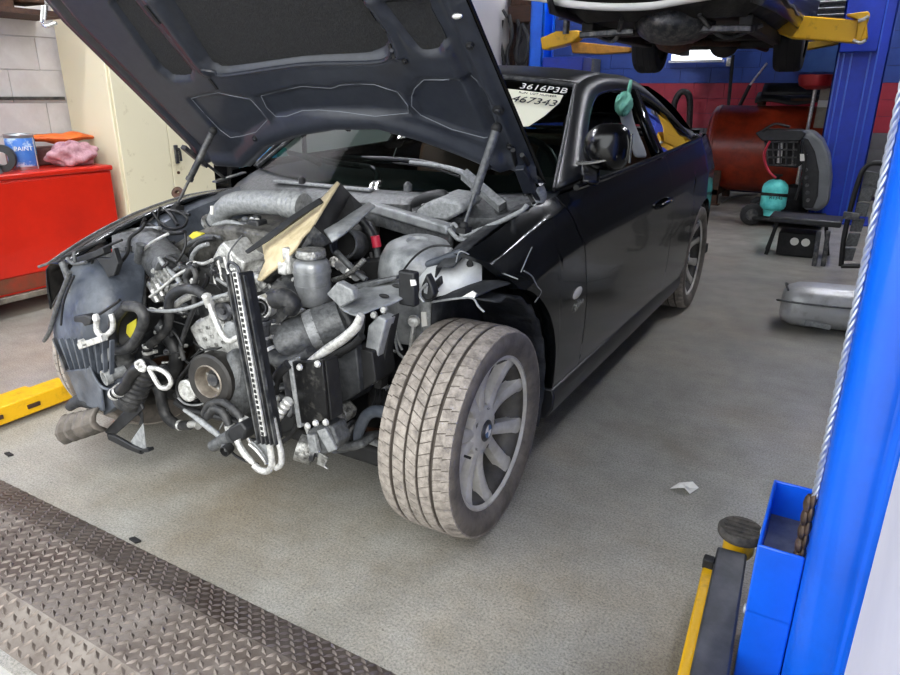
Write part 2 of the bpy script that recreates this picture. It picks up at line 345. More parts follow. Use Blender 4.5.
# ---------- red roller cabinet ----------
rc = thing('roller_cabinet', 'big bright red tool cabinet on casters with a grimy lower edge', 'cabinet', (-2.85, .5, 0))
M_redc = bpy.data.materials.new('red_cabinet_side'); M_redc = M_red
MB().bb((-3.1, -.25, .13), (-2.61, 1.205, .80)).build('cabinet_body', M_red, rc, bevel=.008)
M_grime = mat('grimy_red_paint', '8a2c12', .6, 0, '4e3a26', 7, (.35, .7), bump=.1)
MB().bb((-2.612, -.24, .145), (-2.602, 1.195, .235)).build('kick_panel', M_grime, rc, bevel=.003)
MB().bb((-2.612, -.24, .24), (-2.60, 1.195, .79)).build('front_panel', M_red, rc, bevel=.004)
MB().bb((-3.1, -.26, .80), (-2.595, 1.215, .835)).build('worktop', M_red, rc, bevel=.01)
MB().bb((-2.64, -.22, .095), (-2.585, 1.19, .13)).build('bottom_rail', mat('grimy_rail', '8c8478', .5, .3, '463f36', 10), rc, bevel=.005)
for x, y in ((-2.66, .32), (-2.66, 1.1), (-3.0, .32), (-3.0, 1.1)):
    t = MB(); t.lathe([(.0, -.015), (.034, -.015), (.04, -.01), (.04, .01), (.034, .015), (0, .015)], (x, y, .04), (1, 0, 0), 20); cw = t.build('caster', M_rubberd, rc)
    t = MB(); t.bb((x-.022, y-.02, .04), (x-.018, y+.02, .10)); t.bb((x+.018, y-.02, .04), (x+.022, y+.02, .10)); t.bb((x-.022, y-.025, .085), (x+.022, y+.025, .10)); t.build('caster_fork', M_steel, cw)
# things on the red cabinet
tin = thing('paint_tin', 'blue and brown paper-wrapped paint tin standing on the red cabinet', 'tin', (-2.8,0.757,0.859))
tin.location.z = .835; OFF[tin.name].z = .835; tx, ty, tz = tin.location; TZ = .835
MB().lathe([(0, 0), (.078, 0), (.08, .004), (.08, .2), (.082, .203), (.08, .21), (.07, .21), (.068, .2), (0, .2)], (tx, ty, TZ), (0, 0, 1), 36).build('tin_body', mat('tin_silver', 'a9adb0', .35, .8), tin)
for a0, a1, m, nm in ((-2.6, -.25, mat('blue_label', '3f77c8', .5, 0, 'b9cfe6', 18, (.5, .6)), 'blue_label'), (-.15, 1.3, mat('teal_label', '2c86a8', .5, 0, '1d4c80', 12), 'teal_label')):
    MB().lathe([(.0808, .02), (.0812, .021), (.0812, .185), (.0808, .186)], (tx, ty, TZ), (0, 0, 1), 24, a0, a1).build(nm, m, tin)
MB().lathe([(.0814, .022), (.0818, .023), (.0818, .085), (.0814, .086)], (tx, ty, TZ), (0, 0, 1), 14, -.15, 1.3).build('brown_label_print', mat('brown_print', '6d4a2c', .6, 0, '2e2418', 16), tin)
MB().lathe([(.08, .0), (.083, .002), (.083, .188), (.08, .19)], (tx, ty, TZ), (0, 0, 1), 3, -.25, -.15).build('white_label_edge', M_white, tin)
tdir = V(cam.location.x-tx, cam.location.y-ty, 0).normalized(); tdir = Matrix.Rotation(.16, 3, 'Z') @ tdir
text('label_lettering', 'PAINT', .036, V(tx, ty, TZ+.125)+tdir*.084, V(-tdir.y, tdir.x, 0), (0, 0, 1), M_white, tin)
t = MB(); c = V((-2.72,0.591,0.951)); c.z = .835; ax = V(.8, -.6, 0).normalized()
t.lathe([(.04, -.03), (.075, -.03), (.078, -.026), (.078, .026), (.075, .03), (.04, .03), (.04, -.03)], c+V(0, 0, .079), ax, 32)
tag(t.build('hose_roll', M_black), 'black coil standing on edge beside the paint tin', 'tape roll')
t = MB(); c = V((-2.9,1.09,1.007)); t.grid([[V(c.x+.09*math.cos(2*math.pi*j/14)*(math.sin(math.pi*(i+.3)/12.6))**.5, c.y-.21+.42*i/12, c.z-.005+(.034+.006*math.sin(i*1.7))*math.sin(2*math.pi*j/14)*(math.sin(math.pi*(i+.3)/12.6))**.5+.006*math.sin(i*.9)) for j in range(15)] for i in range(13)])
tag(t.build('orange_bag', M_orange, sub=1, smooth=179), 'orange folded bag lying across the top of the bundle on the red cabinet', 'bag')
t = MB(); c = V((-2.76,1.054,0.85)); c.z = .84
rnd = random.Random(5); rows = []
for i in range(19):
    th = math.pi*i/18; row = []
    for k in range(32):
        a = 2*math.pi*k/32; rr = 1+.16*math.sin(3*a+i*.7)+.10*math.sin(7*a-i)+.05*rnd.random()
        row.append(V(c.x+.10*math.sin(th)*math.cos(a)*rr, c.y+.155*math.sin(th)*math.sin(a)*rr, max(.836, c.z+.062+.075*math.cos(th)*rr)))
    rows.append(row+[row[0]])
t.grid(rows); tag(t.build('shop_rag', M_pink, smooth=179, sub=1), 'crumpled dusty pink rag lying on the red cabinet', 'rag')
t = MB(); c = V((-2.95,1.159,0.918)); t.bb((-3.08, .80, .836), (-2.90, 1.14, .945)); tag(t.build('cardboard_box', mat('dull_mauve_card', '8d6a66', .9, 0, '5a3f3d', 8), bevel=.01), 'low dull mauve box behind the rag under the orange bag', 'box')
t = MB(); rnd = random.Random(9); c = V((-2.7,0.618,0.858))
rows = [[V(-2.9+.27*j/12, .34+.20*i/14, .838+(0 if i in (0, 14) or j in (0, 12) else .035+.04*rnd.random())) for j in range(13)] for i in range(15)]
t.grid(rows); tag(t.build('plastic_wrap', mat('grey_plastic_film', '6f7072', .3, 0, '232425', 30, (.4, .6)), smooth=30), 'crumpled grey plastic wrap in front of the paint tin', 'wrap')
# overhead shelf at the white wall
sh = thing('wall_shelf', 'dark wooden shelf board high on the white block wall', 'shelf', (-3.0, .4, 1.7))
MB().bb((-3.14, -.6, 1.72), (-2.75, 1.2, 1.75)).build('board', M_wood, sh); t = MB()
for k in range(9): t.box((-2.95, -.5+k*.19, 1.80+.02*(k % 3)), (.22, .16, .1+.04*(k % 2)))
t.build('clutter', M_rust, sh, bevel=.01)
for y in (-.5, .1): MB().prism([(-3.14, y, 1.72), (-2.8, y, 1.72), (-3.14, y, 1.55)], (0, .02, 0)).build('bracket', M_steel, sh)
# blue-teal striped pack behind the hood hinge, on a floor stand by the left wall
st = thing('bottle_rack', 'dark metal rack by the wall behind the raised hood', 'rack', (-2.9, 2.75, 0))
for x in (-3.1, -2.7):
    for y in (2.3, 3.2): MB().bb((x-.015, y-.015, 0), (x+.015, y+.015, 1.9)).build('upright', M_dark, st)
for z in (.12, .57, 1.1, 1.7): MB().bb((-3.12, 2.28, z), (-2.68, 3.22, z+.02)).build('rack_shelf', M_dark, st)
MB().bb((-3.13, 2.28, 0.1), (-3.12, 3.22, 1.9)).build('back_panel', M_dark, st)
for i, (y, cl) in enumerate(((2.56, '1c9aa0'), (2.70, '1f7fd0'), (2.84, '38a8e0'), (2.98, '16807c'))):
    b = MB(); b.lathe([(0, 0), (.058, 0), (.06, .01), (.06, .2), (.05, .235), (.022, .25), (.022, .275), (0, .275)], (-2.78, y, .591), (0, 0, 1), 20)
    o = b.build('coolant_jug', mat('jug_%d' % i, cl, .4)); tag(o, ['teal jug nearest the cream cabinet on the dark rack', 'deep blue jug second from the cream cabinet on the dark rack', 'light blue jug third from the cream cabinet on the dark rack', 'dark green jug at the far end of the row on the dark rack'][i], 'jug', 'jugs on the dark rack')


# ---------- waste oil tank ----------
ot = thing('oil_tank', 'big rust-red horizontal oil tank by the red and blue wall', 'tank', (.75, 7.9, 0))
t = MB(); R = .52; zc = .66
t.lathe([(0, -.02), (.3, -.015), (.46, 0), (.505, .03), (R, .07), (R, .10), (R-.006, .105), (R-.006, 1.62), (R, 1.63), (R, 1.68), (.46, 1.74), (.0, 1.76)], (-.03, 7.9, zc), (1, 0, 0), 48); t.build('tank_shell', M_tank, ot)
for x in (.12, 1.45):
    l = MB(); l.bb((x, 7.42, 0), (x+.09, 7.50, .42)); l.bb((x, 8.30, 0), (x+.09, 8.38, .42)); l.bb((x, 7.42, .12), (x+.09, 8.38, .2)); l.bb((x-.03, 7.38, 0), (x+.12, 7.52, .012)); l.build('leg_frame', M_rust, ot, bevel=.005)
t = MB(); t.cyl((.5, 7.9, 1.17), (.5, 7.9, 1.24), .05); t.cyl((.5, 7.9, 1.22), (.5, 7.9, 1.25), .065, n=6); t.build('filler_cap', M_rust, ot)
# parts lying on the tank
t = MB(); z = 1.185
t.grid([[V(.45+.9*i/10, 7.66+.5*j/6, z+.03+.10*(1-((j-3)/3)**2)+.02*math.sin(i)) for j in range(7)] for i in range(11)])
tag(t.build('plastic_tray', M_black, solid=.03), 'black plastic undertray lying on the oil tank beneath the blue panel', 'tray')
bp = thing('bumper_cover', 'long black bumper cover laid on the oil tank', 'bumper', (.86, 7.7, 1.2))
t = MB(); t.grid([[V(.52+.78*i/12, 7.62+.1*math.sin(math.pi*i/12)*-1+.12*(j/4)**2, 1.30+.12*j/4) for j in range(5)] for i in range(13)]); t.build('bumper_skin', M_black, bp, solid=.02)
t = MB(); t.bb((.85, 7.50, 1.235), (1.12, 7.53, 1.262)); t.build('reflector_strip', M_rust, bp)
b = tag(MB().bb((1.14, 7.40, 1.17), (1.27, 7.48, 1.245)).build('parts_carton', M_white, bevel=.004), 'small white carton on the oil tank beside the blue post', 'carton')
t = MB(); tl = V((1.193,7.45,1.374)); bl = V((1.184,7.45,0.947))
tag(MB().bar(bl, tl, .10, .04, (0, 1, 0)).build('leaning_panel', mat('beige_panel', 'a79f8e', .6, 0, '8d8575', 9), bevel=.004), 'narrow beige panel standing on end beside the blue post', 'panel')
# oil drain bowl on its pole
od = thing('oil_drain', 'red bowl oil drain on a pale pole in front of the oil tank', 'drain pan', (.98, 7.3, 0))
c = V((1.1,7.28,1.455)); t = MB(); t.lathe([(.02, -.10), (.10, -.095), (.17, -.06), (.19, 0), (.19, .05), (.18, .055), (.175, 0), (.155, -.05), (.03, -.08)], c, (0, 0, 1), 32); t.build('bowl', mat('dark_red_plastic', 'a11d22', .35), od)
t = MB(); t.cyl((c.x-.02, c.y, .25), (c.x, c.y, c.z-.09), .02); t.build('pole', M_alub, od)
t = MB(); t.lathe([(0, 0.03), (.16, .03), (.17, .06), (.17, .24), (.15, .3), (.04, .33), (0, .33)], (c.x-.02, c.y, 0), (0, 0, 1), 28); t.build('drum_base', M_dark, od)
# blue sheet against the wall, grey vent above
pts = [(0.694,8.905,1.923),(1.255,8.905,1.908),(1.279,8.905,1.579),(0.713,8.905,1.584)]
tag(MB().prism(pts, (0, .02, 0)).build('blue_panel', mat('pale_blue_sheet', '2f5698', .45, 0, '3d66a8', 4), bevel=.004), 'pale blue sheet panel on the back wall below the yellow arm', 'panel')
lv = thing('wall_vent', 'grey slatted metal vent high on the back wall behind the blue post', 'vent', (1.05, 8.85, 2.35))
MB().bb((.66, 8.86, 2.2), (1.42, 8.90, 2.75)).build('vent_back', M_dust, lv)
for k in range(7): MB().bar((.68, 8.85, 2.24+k*.075), (1.40, 8.85, 2.24+k*.075), .05, .012, (0, .6, 1)).build('slat', M_dustl, lv)
# wall light, outlet and conduit
a, b2 = V((-0.867,8.85,1.768)), V((-0.205,8.85,1.907))
wlp = thing('wall_light', 'bright white light fitting on the blue back wall under the raised car', 'wall light', ((a.x+b2.x)/2, 8.85, a.z))
MB().bb((a.x, 8.80, b2.z-.16), (b2.x, 8.9, b2.z-.01)).build('diffuser', mat('lit_diffuser', 'f2f6ff', .5, emit=2.0), wlp, bevel=.008)
MB().bb((a.x-.03, 8.79, b2.z-.19), (b2.x+.03, 8.9, b2.z-.16)).build('housing', M_white, wlp)
oc = V((-0.095,8.88,1.718)); el = thing('outlet_box', 'white electrical outlet box with conduit on the blue back wall', 'outlet', oc)
MB().box((oc.x, 8.88, oc.z), (.09, .05, .11)).build('box', M_white, el, bevel=.008)
MB().tube([(-0.092,8.88,1.793),(-0.066,8.88,1.88),(0.016,8.88,1.928),(0.152,8.88,1.936)], .012).build('conduit', M_dustl, el)
MB().box((oc.x, 8.852, oc.z), (.05, .006, .07)).build('face_plate', M_alub, el, bevel=.002)
# poles, hose loop, trim strip
tag(MB().tube([(-0.039,8.7,1.797),(-0.008,8.7,1.104),(0.023,8.7,0.579),(0.055,8.7,0.036)], .022, sub=1).build('squeegee_pole', M_black), 'upright black pole leaning on the back wall behind the oil tank', 'pole')
p2 = thing('wiper_pole', 'slanted dark pole with a pale tip behind the oil tank', 'pole', (-0.231,8.6,0.096))
MB().cyl((-0.24,8.65,0.09), (0.239,8.6,1.421), .024).build('shaft', M_black, p2); MB().cyl((0.239,8.6,1.421), (0.406,8.6,1.687), .014).build('tip', M_alub, p2)
tag(MB().tube([(-0.626,8.5,-0.019),(-0.663,8.5,0.562),(-0.682,8.5,0.858),(-0.689,8.5,1.162),(-0.627,8.5,1.318),(-0.533,8.5,1.318),(-0.48,8.5,1.203),(-0.453,8.5,0.864),(-0.429,8.5,0.437),(-0.392,8.5,0.012)], .042).build('rubber_hose', M_rubberd), 'arched black rubber hose standing against the red wall band', 'hose')
t = MB(); t.tube([(0.242,7.616,0.018),(0.268,8.052,0.018),(0.359,8.446,0.018),(0.52,8.666,0.018)], [.012, .016, .018, .018]); tag(t.build('pale_hose', M_dustl), 'pale curved hose lying on the floor before the oil tank', 'hose')

# ---------- refrigerant trolley and teal bottle ----------
Y = 6.2
ac = thing('service_trolley', 'black wheeled service trolley with a wire cage and rounded grey back shell', 'trolley', (1.0, Y, 0))
t = MB(); t.prism([(0.684,6.2,0.929),(0.754,6.2,0.97),(1.102,6.2,0.971),(1.153,6.2,0.934),(1.11,6.2,0.866),(0.761,6.2,0.853)], (0, .3, 0)); t.build('top_tray', M_black, ac, bevel=.01)
t = MB(); t.prism([(0.769,6.3,0.848),(1.094,6.3,0.86),(1.157,6.3,0.637),(1.118,6.3,0.596),(0.844,6.3,0.601)], (0, .1, 0)); t.build('back_plate', M_dark, ac)
t = MB()
for px in (766, 773, 780, 787, 794): t.tube([(0.8,6.2,0.845), (0.853,6.2,0.619)] if px == 766 else [V((0.8,6.2,0.845)).lerp(V((1.094,6.2,0.856)), (px-766)/32), V((0.853,6.2,0.619)).lerp(V((1.111,6.2,0.633)), (px-766)/32)], .009, n=6)
for k in (0, .33, .66, 1): t.tube([V((0.8,6.2,0.845)).lerp(V((0.853,6.2,0.619)), k), V((1.094,6.2,0.856)).lerp(V((1.111,6.2,0.633)), k)], .009, n=6)
t.build('wire_cage', M_steel, ac)
MB().cyl((0.939,6.22,0.839), (0.951,6.22,0.643), .022).build('pale_cylinder', M_alub, ac)
t = MB(); t.prism([(1.082,6.25,0.959),(1.198,6.25,0.962),(1.301,6.25,0.88),(1.387,6.25,0.73),(1.444,6.25,0.501),(1.459,6.25,0.255),(1.382,6.25,0.178),(1.243,6.25,0.186),(1.17,6.25,0.583)], (0, .42, 0)); t.build('rounded_shell', mat('shell_grey', '74777a', .45, 0, '66696c', 5), ac, bevel=.04, seg=4)
t = MB(); t.prism([(1.112,6.235,0.893),(1.176,6.235,0.886),(1.259,6.235,0.764),(1.326,6.235,0.573),(1.356,6.235,0.338),(1.331,6.235,0.216),(1.232,6.235,0.208),(1.171,6.235,0.584)], (0, .05, 0)); t.build('control_panel', M_black, ac, bevel=.01)
t = MB(); t.prism([(1.129,6.22,0.74),(1.192,6.22,0.743),(1.203,6.22,0.675),(1.14,6.22,0.672)], (0, .012, 0)); t.build('white_sticker', M_white, ac)
for k, (px, py) in enumerate(((806,170),(811,178),(806,186),(812,192),(807,200))):
    t = MB(); c = V(V((1.207,6.225,0.587)).lerp(V((1.274,6.225,0.293)), k/4)); t.cyl(c, c+V(0, -.03, 0), .018, n=12); t.build('valve_knob', M_steel, ac)
for nm, y, s in (('wheel', 6.15, 0), ('wheel', 6.75, .0)):
    c = V((0.773,6.15,0.086)); c = V(c.x, y, .115)
    t = MB(); t.lathe([(.02, -.03), (.085, -.03), (.112, -.018), (.115, 0), (.112, .018), (.085, .03), (.02, .03)], c, (.3, -1, 0), 28); wh = t.build('wheel', M_rubberd, ac)
    t = MB(); t.lathe([(0, -.034), (.06, -.032), (.06, .032), (0, .034)], c, (.3, -1, 0), 20); t.build('wheel_hub', M_steel, wh)
t = MB(); t.bb((.72, 6.12, .06), (1.45, 6.75, .10)); t.build('base_plate', M_dark, ac, bevel=.01)
t = MB(); t.tube([(0.84,6.16,0.858),(0.805,6.16,0.719),(0.864,6.16,0.573),(0.951,6.16,0.499)], .012); t.build('red_hose', M_redp, ac)
t = MB(); t.tube([(1.133,6.12,0.871),(1.198,6.12,0.692),(1.183,6.12,0.448),(1.162,6.12,0.297)], .012); t.tube([(1.006,6.12,0.999),(0.866,6.12,1.024),(0.756,6.12,0.954)], .012); t.build('black_hose', M_wire, ac)
c = V((0.994,6.02,0.156)); z0 = .105
tb = thing('refrigerant_bottle', 'turquoise refrigerant bottle with a black strap on the trolley base', 'gas bottle', (c.x, 6.25, z0))
zz = V((0.924,6.25,0.488)).z; H = zz-z0; r = .125
c = V((0.953,6.25,0.265))
t = MB(); t.lathe([(0, .06), (.09, .062), (r-.012, .075), (r, .105), (r, H-.095), (r-.012, H-.06), (r-.05, H-.025), (.04, H-.012), (0, H-.01)], (c.x, 6.25, z0), (0, 0, 1), 36); t.build('bottle_body', M_teal, tb)
t = MB(); t.lathe([(.085, 0), (.10, .004), (.085, .05), (.078, .085), (.072, .05), (.085, 0)], (c.x, 6.25, z0), (0, 0, 1), 30); t.build('foot_ring', M_teal, tb)
t = MB(); t.lathe([(r+.001, 0), (r+.006, .003), (r+.006, .03), (r+.001, .033)], (c.x, 6.25, z0+H*.52), (0, .12, 1), 36); t.build('strap', M_wire, tb)
t = MB(); t.cyl((c.x, 6.25, z0+H-.02), (c.x, 6.25, z0+H+.03), .025); t.cyl((c.x, 6.25, z0+H+.02), (c.x, 6.25, z0+H+.04), .05); t.build('valve', M_dark, tb)
text('label_print', 'R134a', .05, (c.x+.03, 6.25-r-.002, z0+.2), (1, .15, 0), (0, 0, 1), M_black, tb)
# ---------- black bench with loose tools ----------
be = thing('work_bench', 'low black bench with splayed legs near the service trolley', 'bench', (1.3, 4.8, 0))
t = MB(); t.bb((1.08, 4.66, .285), (1.62, 5.0, .335)); t.build('seat_board', M_black, be, bevel=.012)
for a, b3 in (((1.148,4.72,0.249), (1.099,4.72,0.002)), ((1.14, 4.95, .29), (1.08, 4.95, .0)), ((1.5, 4.95, .29), (1.56, 4.95, 0))):
    a = V(a); a.z = .29; b3 = V(b3); b3.z = 0.0; MB().bar(a, b3, .035, .03).build('leg', M_dark, be, bevel=.004)
for px in (814, 821):
    b3 = V((1.487,4.456,0)) if px == 814 else V((1.55,4.494,0)); MB().bar(b3, (b3.x-.01, b3.y, .285), .04, .035).build('post_leg', M_steel, be, bevel=.006)
t = MB(); t.bb((1.17, 4.74, .0), (1.46, 4.98, .20)); bx = t.build('parts_box', M_dark, bevel=.012); tag(bx, 'black box with two white stickers under the low bench', 'box'); pass
t = MB()
for cx in (1.30, 1.385): t.lathe([(0, 0), (.033, 0), (.033, .003), (0, .003)], (cx, 4.738, .13), (0, -1, 0), 20)
t.build('white_sticker', M_white, bx)
# grey trim panel with black frame beside the front post
dt = thing('trim_panel', 'grey slatted panel in a black frame beside the blue lift posts', 'panel', (1.68, 4.2, 0))
a = [V(q) for q in [(1.708,4.2,0.788),(1.797,4.2,0.78),(1.74,4.2,0.116),(1.668,4.2,0.107)]]
for k in range(6):
    f0, f1 = k/6+.01, (k+1)/6-.01; q = [a[0].lerp(a[3], f0), a[1].lerp(a[2], f0), a[1].lerp(a[2], f1), a[0].lerp(a[3], f1)]; MB().prism(q, (0, .03, 0)).build('slat', M_dust, dt, bevel=.006)
MB().tube([V(q) for q in [(1.674,4.18,0.081),(1.655,4.18,0.337),(1.674,4.18,0.703),(1.714,4.18,0.825),(1.797,4.18,0.844)]], .018).build('frame', M_wire, dt)
MB().tube([(1.674,4.18,0.081), (1.808,4.18,0.098)], .018).build('foot_bar', M_wire, dt)
t = MB(); t.bar((1.621,4.12,0.469), (1.73,4.12,0.464), .05, .05); t.build('crank_bar', M_steel, dt, bevel=.006)
# ---------- muffler on the floor ----------
mf = thing('muffler', 'grey dented muffler lying on the concrete floor', 'muffler', (1.7, 2.7, 0))
t = MB(); rows = []
for i, (u, s) in enumerate(((0, .0), (.0, .55), (.02, .82), (.07, .97), (.14, 1.0), (.3, 1.0), (.5, 1.0), (.60, .98), (.66, .8), (.68, .5), (.68, 0))):
    row = []
    for k in range(28):
        an = 2*math.pi*k/28; ca, sa = math.cos(an), math.sin(an)
        x = .17*abs(ca)**.65*(1 if ca > 0 else -1)*s; z = .125*abs(sa)**.7*(1 if sa > 0 else -1)*s*(1-.10*(sa > 0)*(ca+1)/2)
        row.append(V(1.40+u, 2.75+x+.18*u, .128+z))
    rows.append(row+[row[0]])
t.grid(rows); t.build('muffler_shell', mat('muffler_grey', 'bcbdbd', .4, .25, '85817c', 10, (.5, .78), bump=.1), mf, smooth=50)
t = MB(); t.tube([(1.40, 2.61, .165), (1.39, 2.60, .17), (1.55, 2.585, .172), (2.05, 2.67, .172)], .006); t.tube([(1.43, 2.62, .23), (1.405, 2.74, .24), (1.41, 2.88, .2)], .006); t.build('seam_lip', M_dust, mf)
t = MB(); t.bar((1.545, 2.588, .062), (1.68, 2.598, .05), .006, .03, (0, 0, 1)); t.build('stamped_plate', M_dustl, mf, bevel=.002)
t = MB(); t.tube([(1.95, 2.85, .13), (2.2, 2.9, .14), (2.4, 3.05, .12)], .03); t.build('outlet_pipe', M_steel, mf)
# ---------- shelf with hanging chains on the back-left ----------
bs = thing('storage_rack', 'brown wooden rack beam against the back wall behind the raised hood', 'rack', (-3.0, 8.2, 0))
a, b4 = V((-3.622,8.2,2.464)), V((-2.711,8.2,2.265))
MB().bb((-3.1, 8.14, b4.z), (b4.x, 8.5, b4.z+.22)).build('beam', M_wood, bs, bevel=.01)
MB().bb((-3.1, 8.45, 1.0), (b4.x, 8.52, b4.z)).build('grey_back_panel', M_wallg, bs)
for x in (-3.1, b4.x-.08): MB().bb((x, 8.2, 0), (x+.08, 8.28, b4.z)).build('upright', M_wood, bs)
MB().bb((-3.08, 8.16, b4.z+.22), (b4.x-.05, 8.45, b4.z+.5)).build('boxed_stores', M_rust, bs, bevel=.02)
hs = [("502,20 500,40 504,62 501,78", 'dark coiled strap hanging closest to the hood edge under the wooden beam'), ("509,15 512,36 507,55 511,74", 'dark chain second from the hood edge under the wooden beam'), ("517,20 521,38 515,52 522,72", 'dark looped belt hanging midway along the wooden beam'), ("521,32 526,45 522,60 517,45 521,32", 'small dark belt loop hanging from the wooden beam next to the blue post')]
for i, (pl, lb) in enumerate((([(-3.172,8.1,2.302),(-3.195,8.1,2.036),(-3.119,8.1,1.736),(-3.161,8.1,1.516)], hs[0][1]), ([(-3.033,8.04,2.356),(-2.974,8.04,2.079),(-3.045,8.04,1.827),(-2.97,8.04,1.568)], hs[1][1]), ([(-2.932,8.1,2.292),(-2.859,8.1,2.053),(-2.946,8.1,1.868),(-2.823,8.1,1.596)], hs[2][1]), ([(-2.815,8.02,2.228),(-2.712,8.02,2.017),(-2.761,8.02,1.727),(-2.874,8.02,1.783),(-2.852,8.02,2.021),(-2.815,8.02,2.228)], hs[3][1]))):
    t = MB(); t.tube(pl, .03, n=8); tag(t.build('hanging_belt', M_black), lb, 'belt', 'belts hanging from the wooden beam')
tag(MB().cyl((-3.111,8,2.421), (-3.044,8,2.327), .022).build('hanging_hook', M_steel), 'short steel hook at the top of the hanging belts', 'hook')
gb = MB().bb((-2.3, 8.55, 0), (-1.9, 8.86, 1.78)); tag(gb.build('grey_cupboard', M_dust, bevel=.01), 'plain grey cupboard on the back wall beneath the yellow arm', 'cupboard')

# ---------- two-post lift at the back with raised vehicle ----------
def channel(m, x0, x1, y0, y1, z, s): # post: C-section with folded lips; s = +1 opens toward +x
    xo, xi = (x0, x1) if s > 0 else (x1, x0)
    m.bb((xo, y0, 0), (xo+s*.02, y1, z)); m.bb((xo, y0, 0), (xi, y0+.02, z)); m.bb((xo, y1-.02, 0), (xi, y1, z)); m.bb((xi-s*.02, y0, 0), (xi, y0+.07, z)); m.bb((xi-s*.02, y1-.07, 0), (xi, y1, z))
rp = thing('lift_post', 'deep blue ribbed lift post beside the service trolley', 'lift post', (1.55, 6.8, 0))
m = MB(); channel(m, 1.27, 1.72, 6.75, 7.15, 3.6, -1); m.build('column', M_bluer, rp, bevel=.006)
for k, x in enumerate((1.285, 1.33, 1.40, 1.56, 1.62)): MB().bb((x, 6.735, .02), (x+.015, 6.752, 3.58)).build('rib', mat('rib_%d' % k, '2458c8', .3, coat=.2) if k == 0 else MATS['rib_0'], rp, bevel=.003)
MB().bb((1.22, 6.72, 0), (1.85, 7.3, .02)).build('base_plate', M_bluer, rp, bevel=.004)
MB().bb((1.285, 6.68, 1.70), (1.62, 6.74, 2.2)).build('carriage', M_bluer, rp, bevel=.01)
t = MB(); t.prism([(0.695,5.95,1.986),(0.829,5.95,2.005),(1.427,5.95,1.93),(1.48,5.95,1.976),(1.532,5.95,1.779),(1.461,5.95,1.74),(0.895,5.95,1.799),(0.712,5.95,1.874)], (0, .16, 0)); arm = t.build('arm', M_yellow, rp, bevel=.012)
t = MB(); t.prism([(1.324,5.92,1.98),(1.492,5.92,1.997),(1.512,5.92,1.972),(1.481,5.92,1.762),(1.436,5.92,1.747),(1.428,5.92,1.927)], (0, .22, 0)); t.build('arm_knuckle', M_yellow, arm, bevel=.008)
t = MB(); c = V((0.64,6,1.906)); t.lathe([(0, -.03), (.09, -.03), (.09, .03), (0, .03)], c, (0, 0, 1), 24); t.bb((c.x, c.y-.06, c.z-.03), (c.x+.2, c.y+.06, c.z+.03)); t.build('arm_tip', M_yellow, arm)
t = MB(); t.cyl(c+V(0, 0, .03), c+V(0, 0, .16), .035); t.lathe([(0, .16), (.085, .165), (.09, .2), (0, .2)], c, (0, 0, 1), 20); t.build('lift_pad', M_steel, arm)
t = MB(); t.prism([(0.827,6.9,1.813),(1.321,6.9,1.846),(1.259,6.9,1.792),(0.962,6.9,1.742),(0.749,6.9,1.757)], (0, .15, 0)); t.build('rear_arm', mat('ochre_lift_paint', 'a37f10', .5, 0, '7d5f10', 9), rp, bevel=.01)
t = MB(); t.tube([(1.43,5.9,1.917),(1.473,5.9,1.931),(1.507,5.9,1.954)], .015); t.tube([(1.418,5.92,1.764),(1.477,5.92,1.738),(1.52,5.92,1.761)], .014); t.build('pin', M_alub, rp)
lp = thing('lift_post', 'bright blue lift post behind the black car roof', 'lift post', (-1.95, 6.8, 0))
m = MB(); channel(m, -2.12, -1.95, 6.75, 7.15, 3.6, 1); m.build('column', M_blue, lp, bevel=.006)
MB().bb((-2.3, 6.6, 0), (-1.75, 7.3, .02)).build('base_plate', M_blue, lp, bevel=.004)
MB().bb((-1.95, 6.78, .5), (-1.42, 7.1, 1.72)).build('power_unit_panel', M_bluer, lp, bevel=.01)
t = MB(); t.prism([(-1.872,6.5,1.919),(-1.673,6.5,1.988),(-1.403,6.5,1.989),(-1.374,6.5,1.925),(-1.467,6.5,1.864),(-1.613,6.5,1.825),(-1.839,6.5,1.787)], (0, .2, 0)); arm = t.build('arm_knuckle', M_yellow, lp, bevel=.015)
t = MB(); t.prism([(-1.531,6.6,1.883),(-0.832,6.6,1.8),(-0.804,6.6,1.747),(-1.154,6.6,1.734),(-1.497,6.6,1.752)], (0, .15, 0)); t.build('arm', mat('amber_lift_paint', 'c98a10', .5, 0, '9a6a10', 9), lp, bevel=.01)
t = MB(); c = V((-1.547,6.5,1.952)); t.cyl(c, c+V(0, 0, .15), .04); t.lathe([(0, .15), (.1, .155), (.1, .19), (0, .19)], c, (0, 0, 1), 20); t.build('lift_pad', M_steel, lp)

sv = thing('raised_vehicle', 'dark vehicle raised overhead on the rear lift showing its underside', 'vehicle', (.1, 5.5, 1.75))
U = mat('dark_underbody', '1d1c1b', .7, 0, '3d3834', 6, (.45, .75), bump=.3)
zb = 1.86; cx = .12; hw = .86
t = MB(); rows = []
for i in range(25):
    y = 3.9+4.3*i/24; row = []
    for j in range(15):
        x = -hw+2*hw*j/14; e = abs(j-7)/7; z = zb+.05*(abs(j-7) < 2)+(.10 if e > .8 else 0)+.02*math.sin(i*1.7)*math.sin(j*1.3)+(.16 if i < 2 else 0)
        row.append(V(cx+x, y, z))
    rows.append(row)
t.grid(rows); t.build('floor_pan', U, sv, solid=.03)
t = MB(); rows = []
for i in range(17):
    y = 3.75+4.5*i/16; f = 1-.12*(abs(i-8)/8)**3
    rows.append([V(cx+s*hw*f*q, y, zb+h) for s, q, h in ((-1, .96, .02), (-1, 1.0, .14), (-1, 1.04, .5), (-1, 1.0, .85), (-1, .8, 1.3), (1, .8, 1.3), (1, 1.0, .85), (1, 1.04, .5), (1, 1.0, .14), (1, .96, .02))])
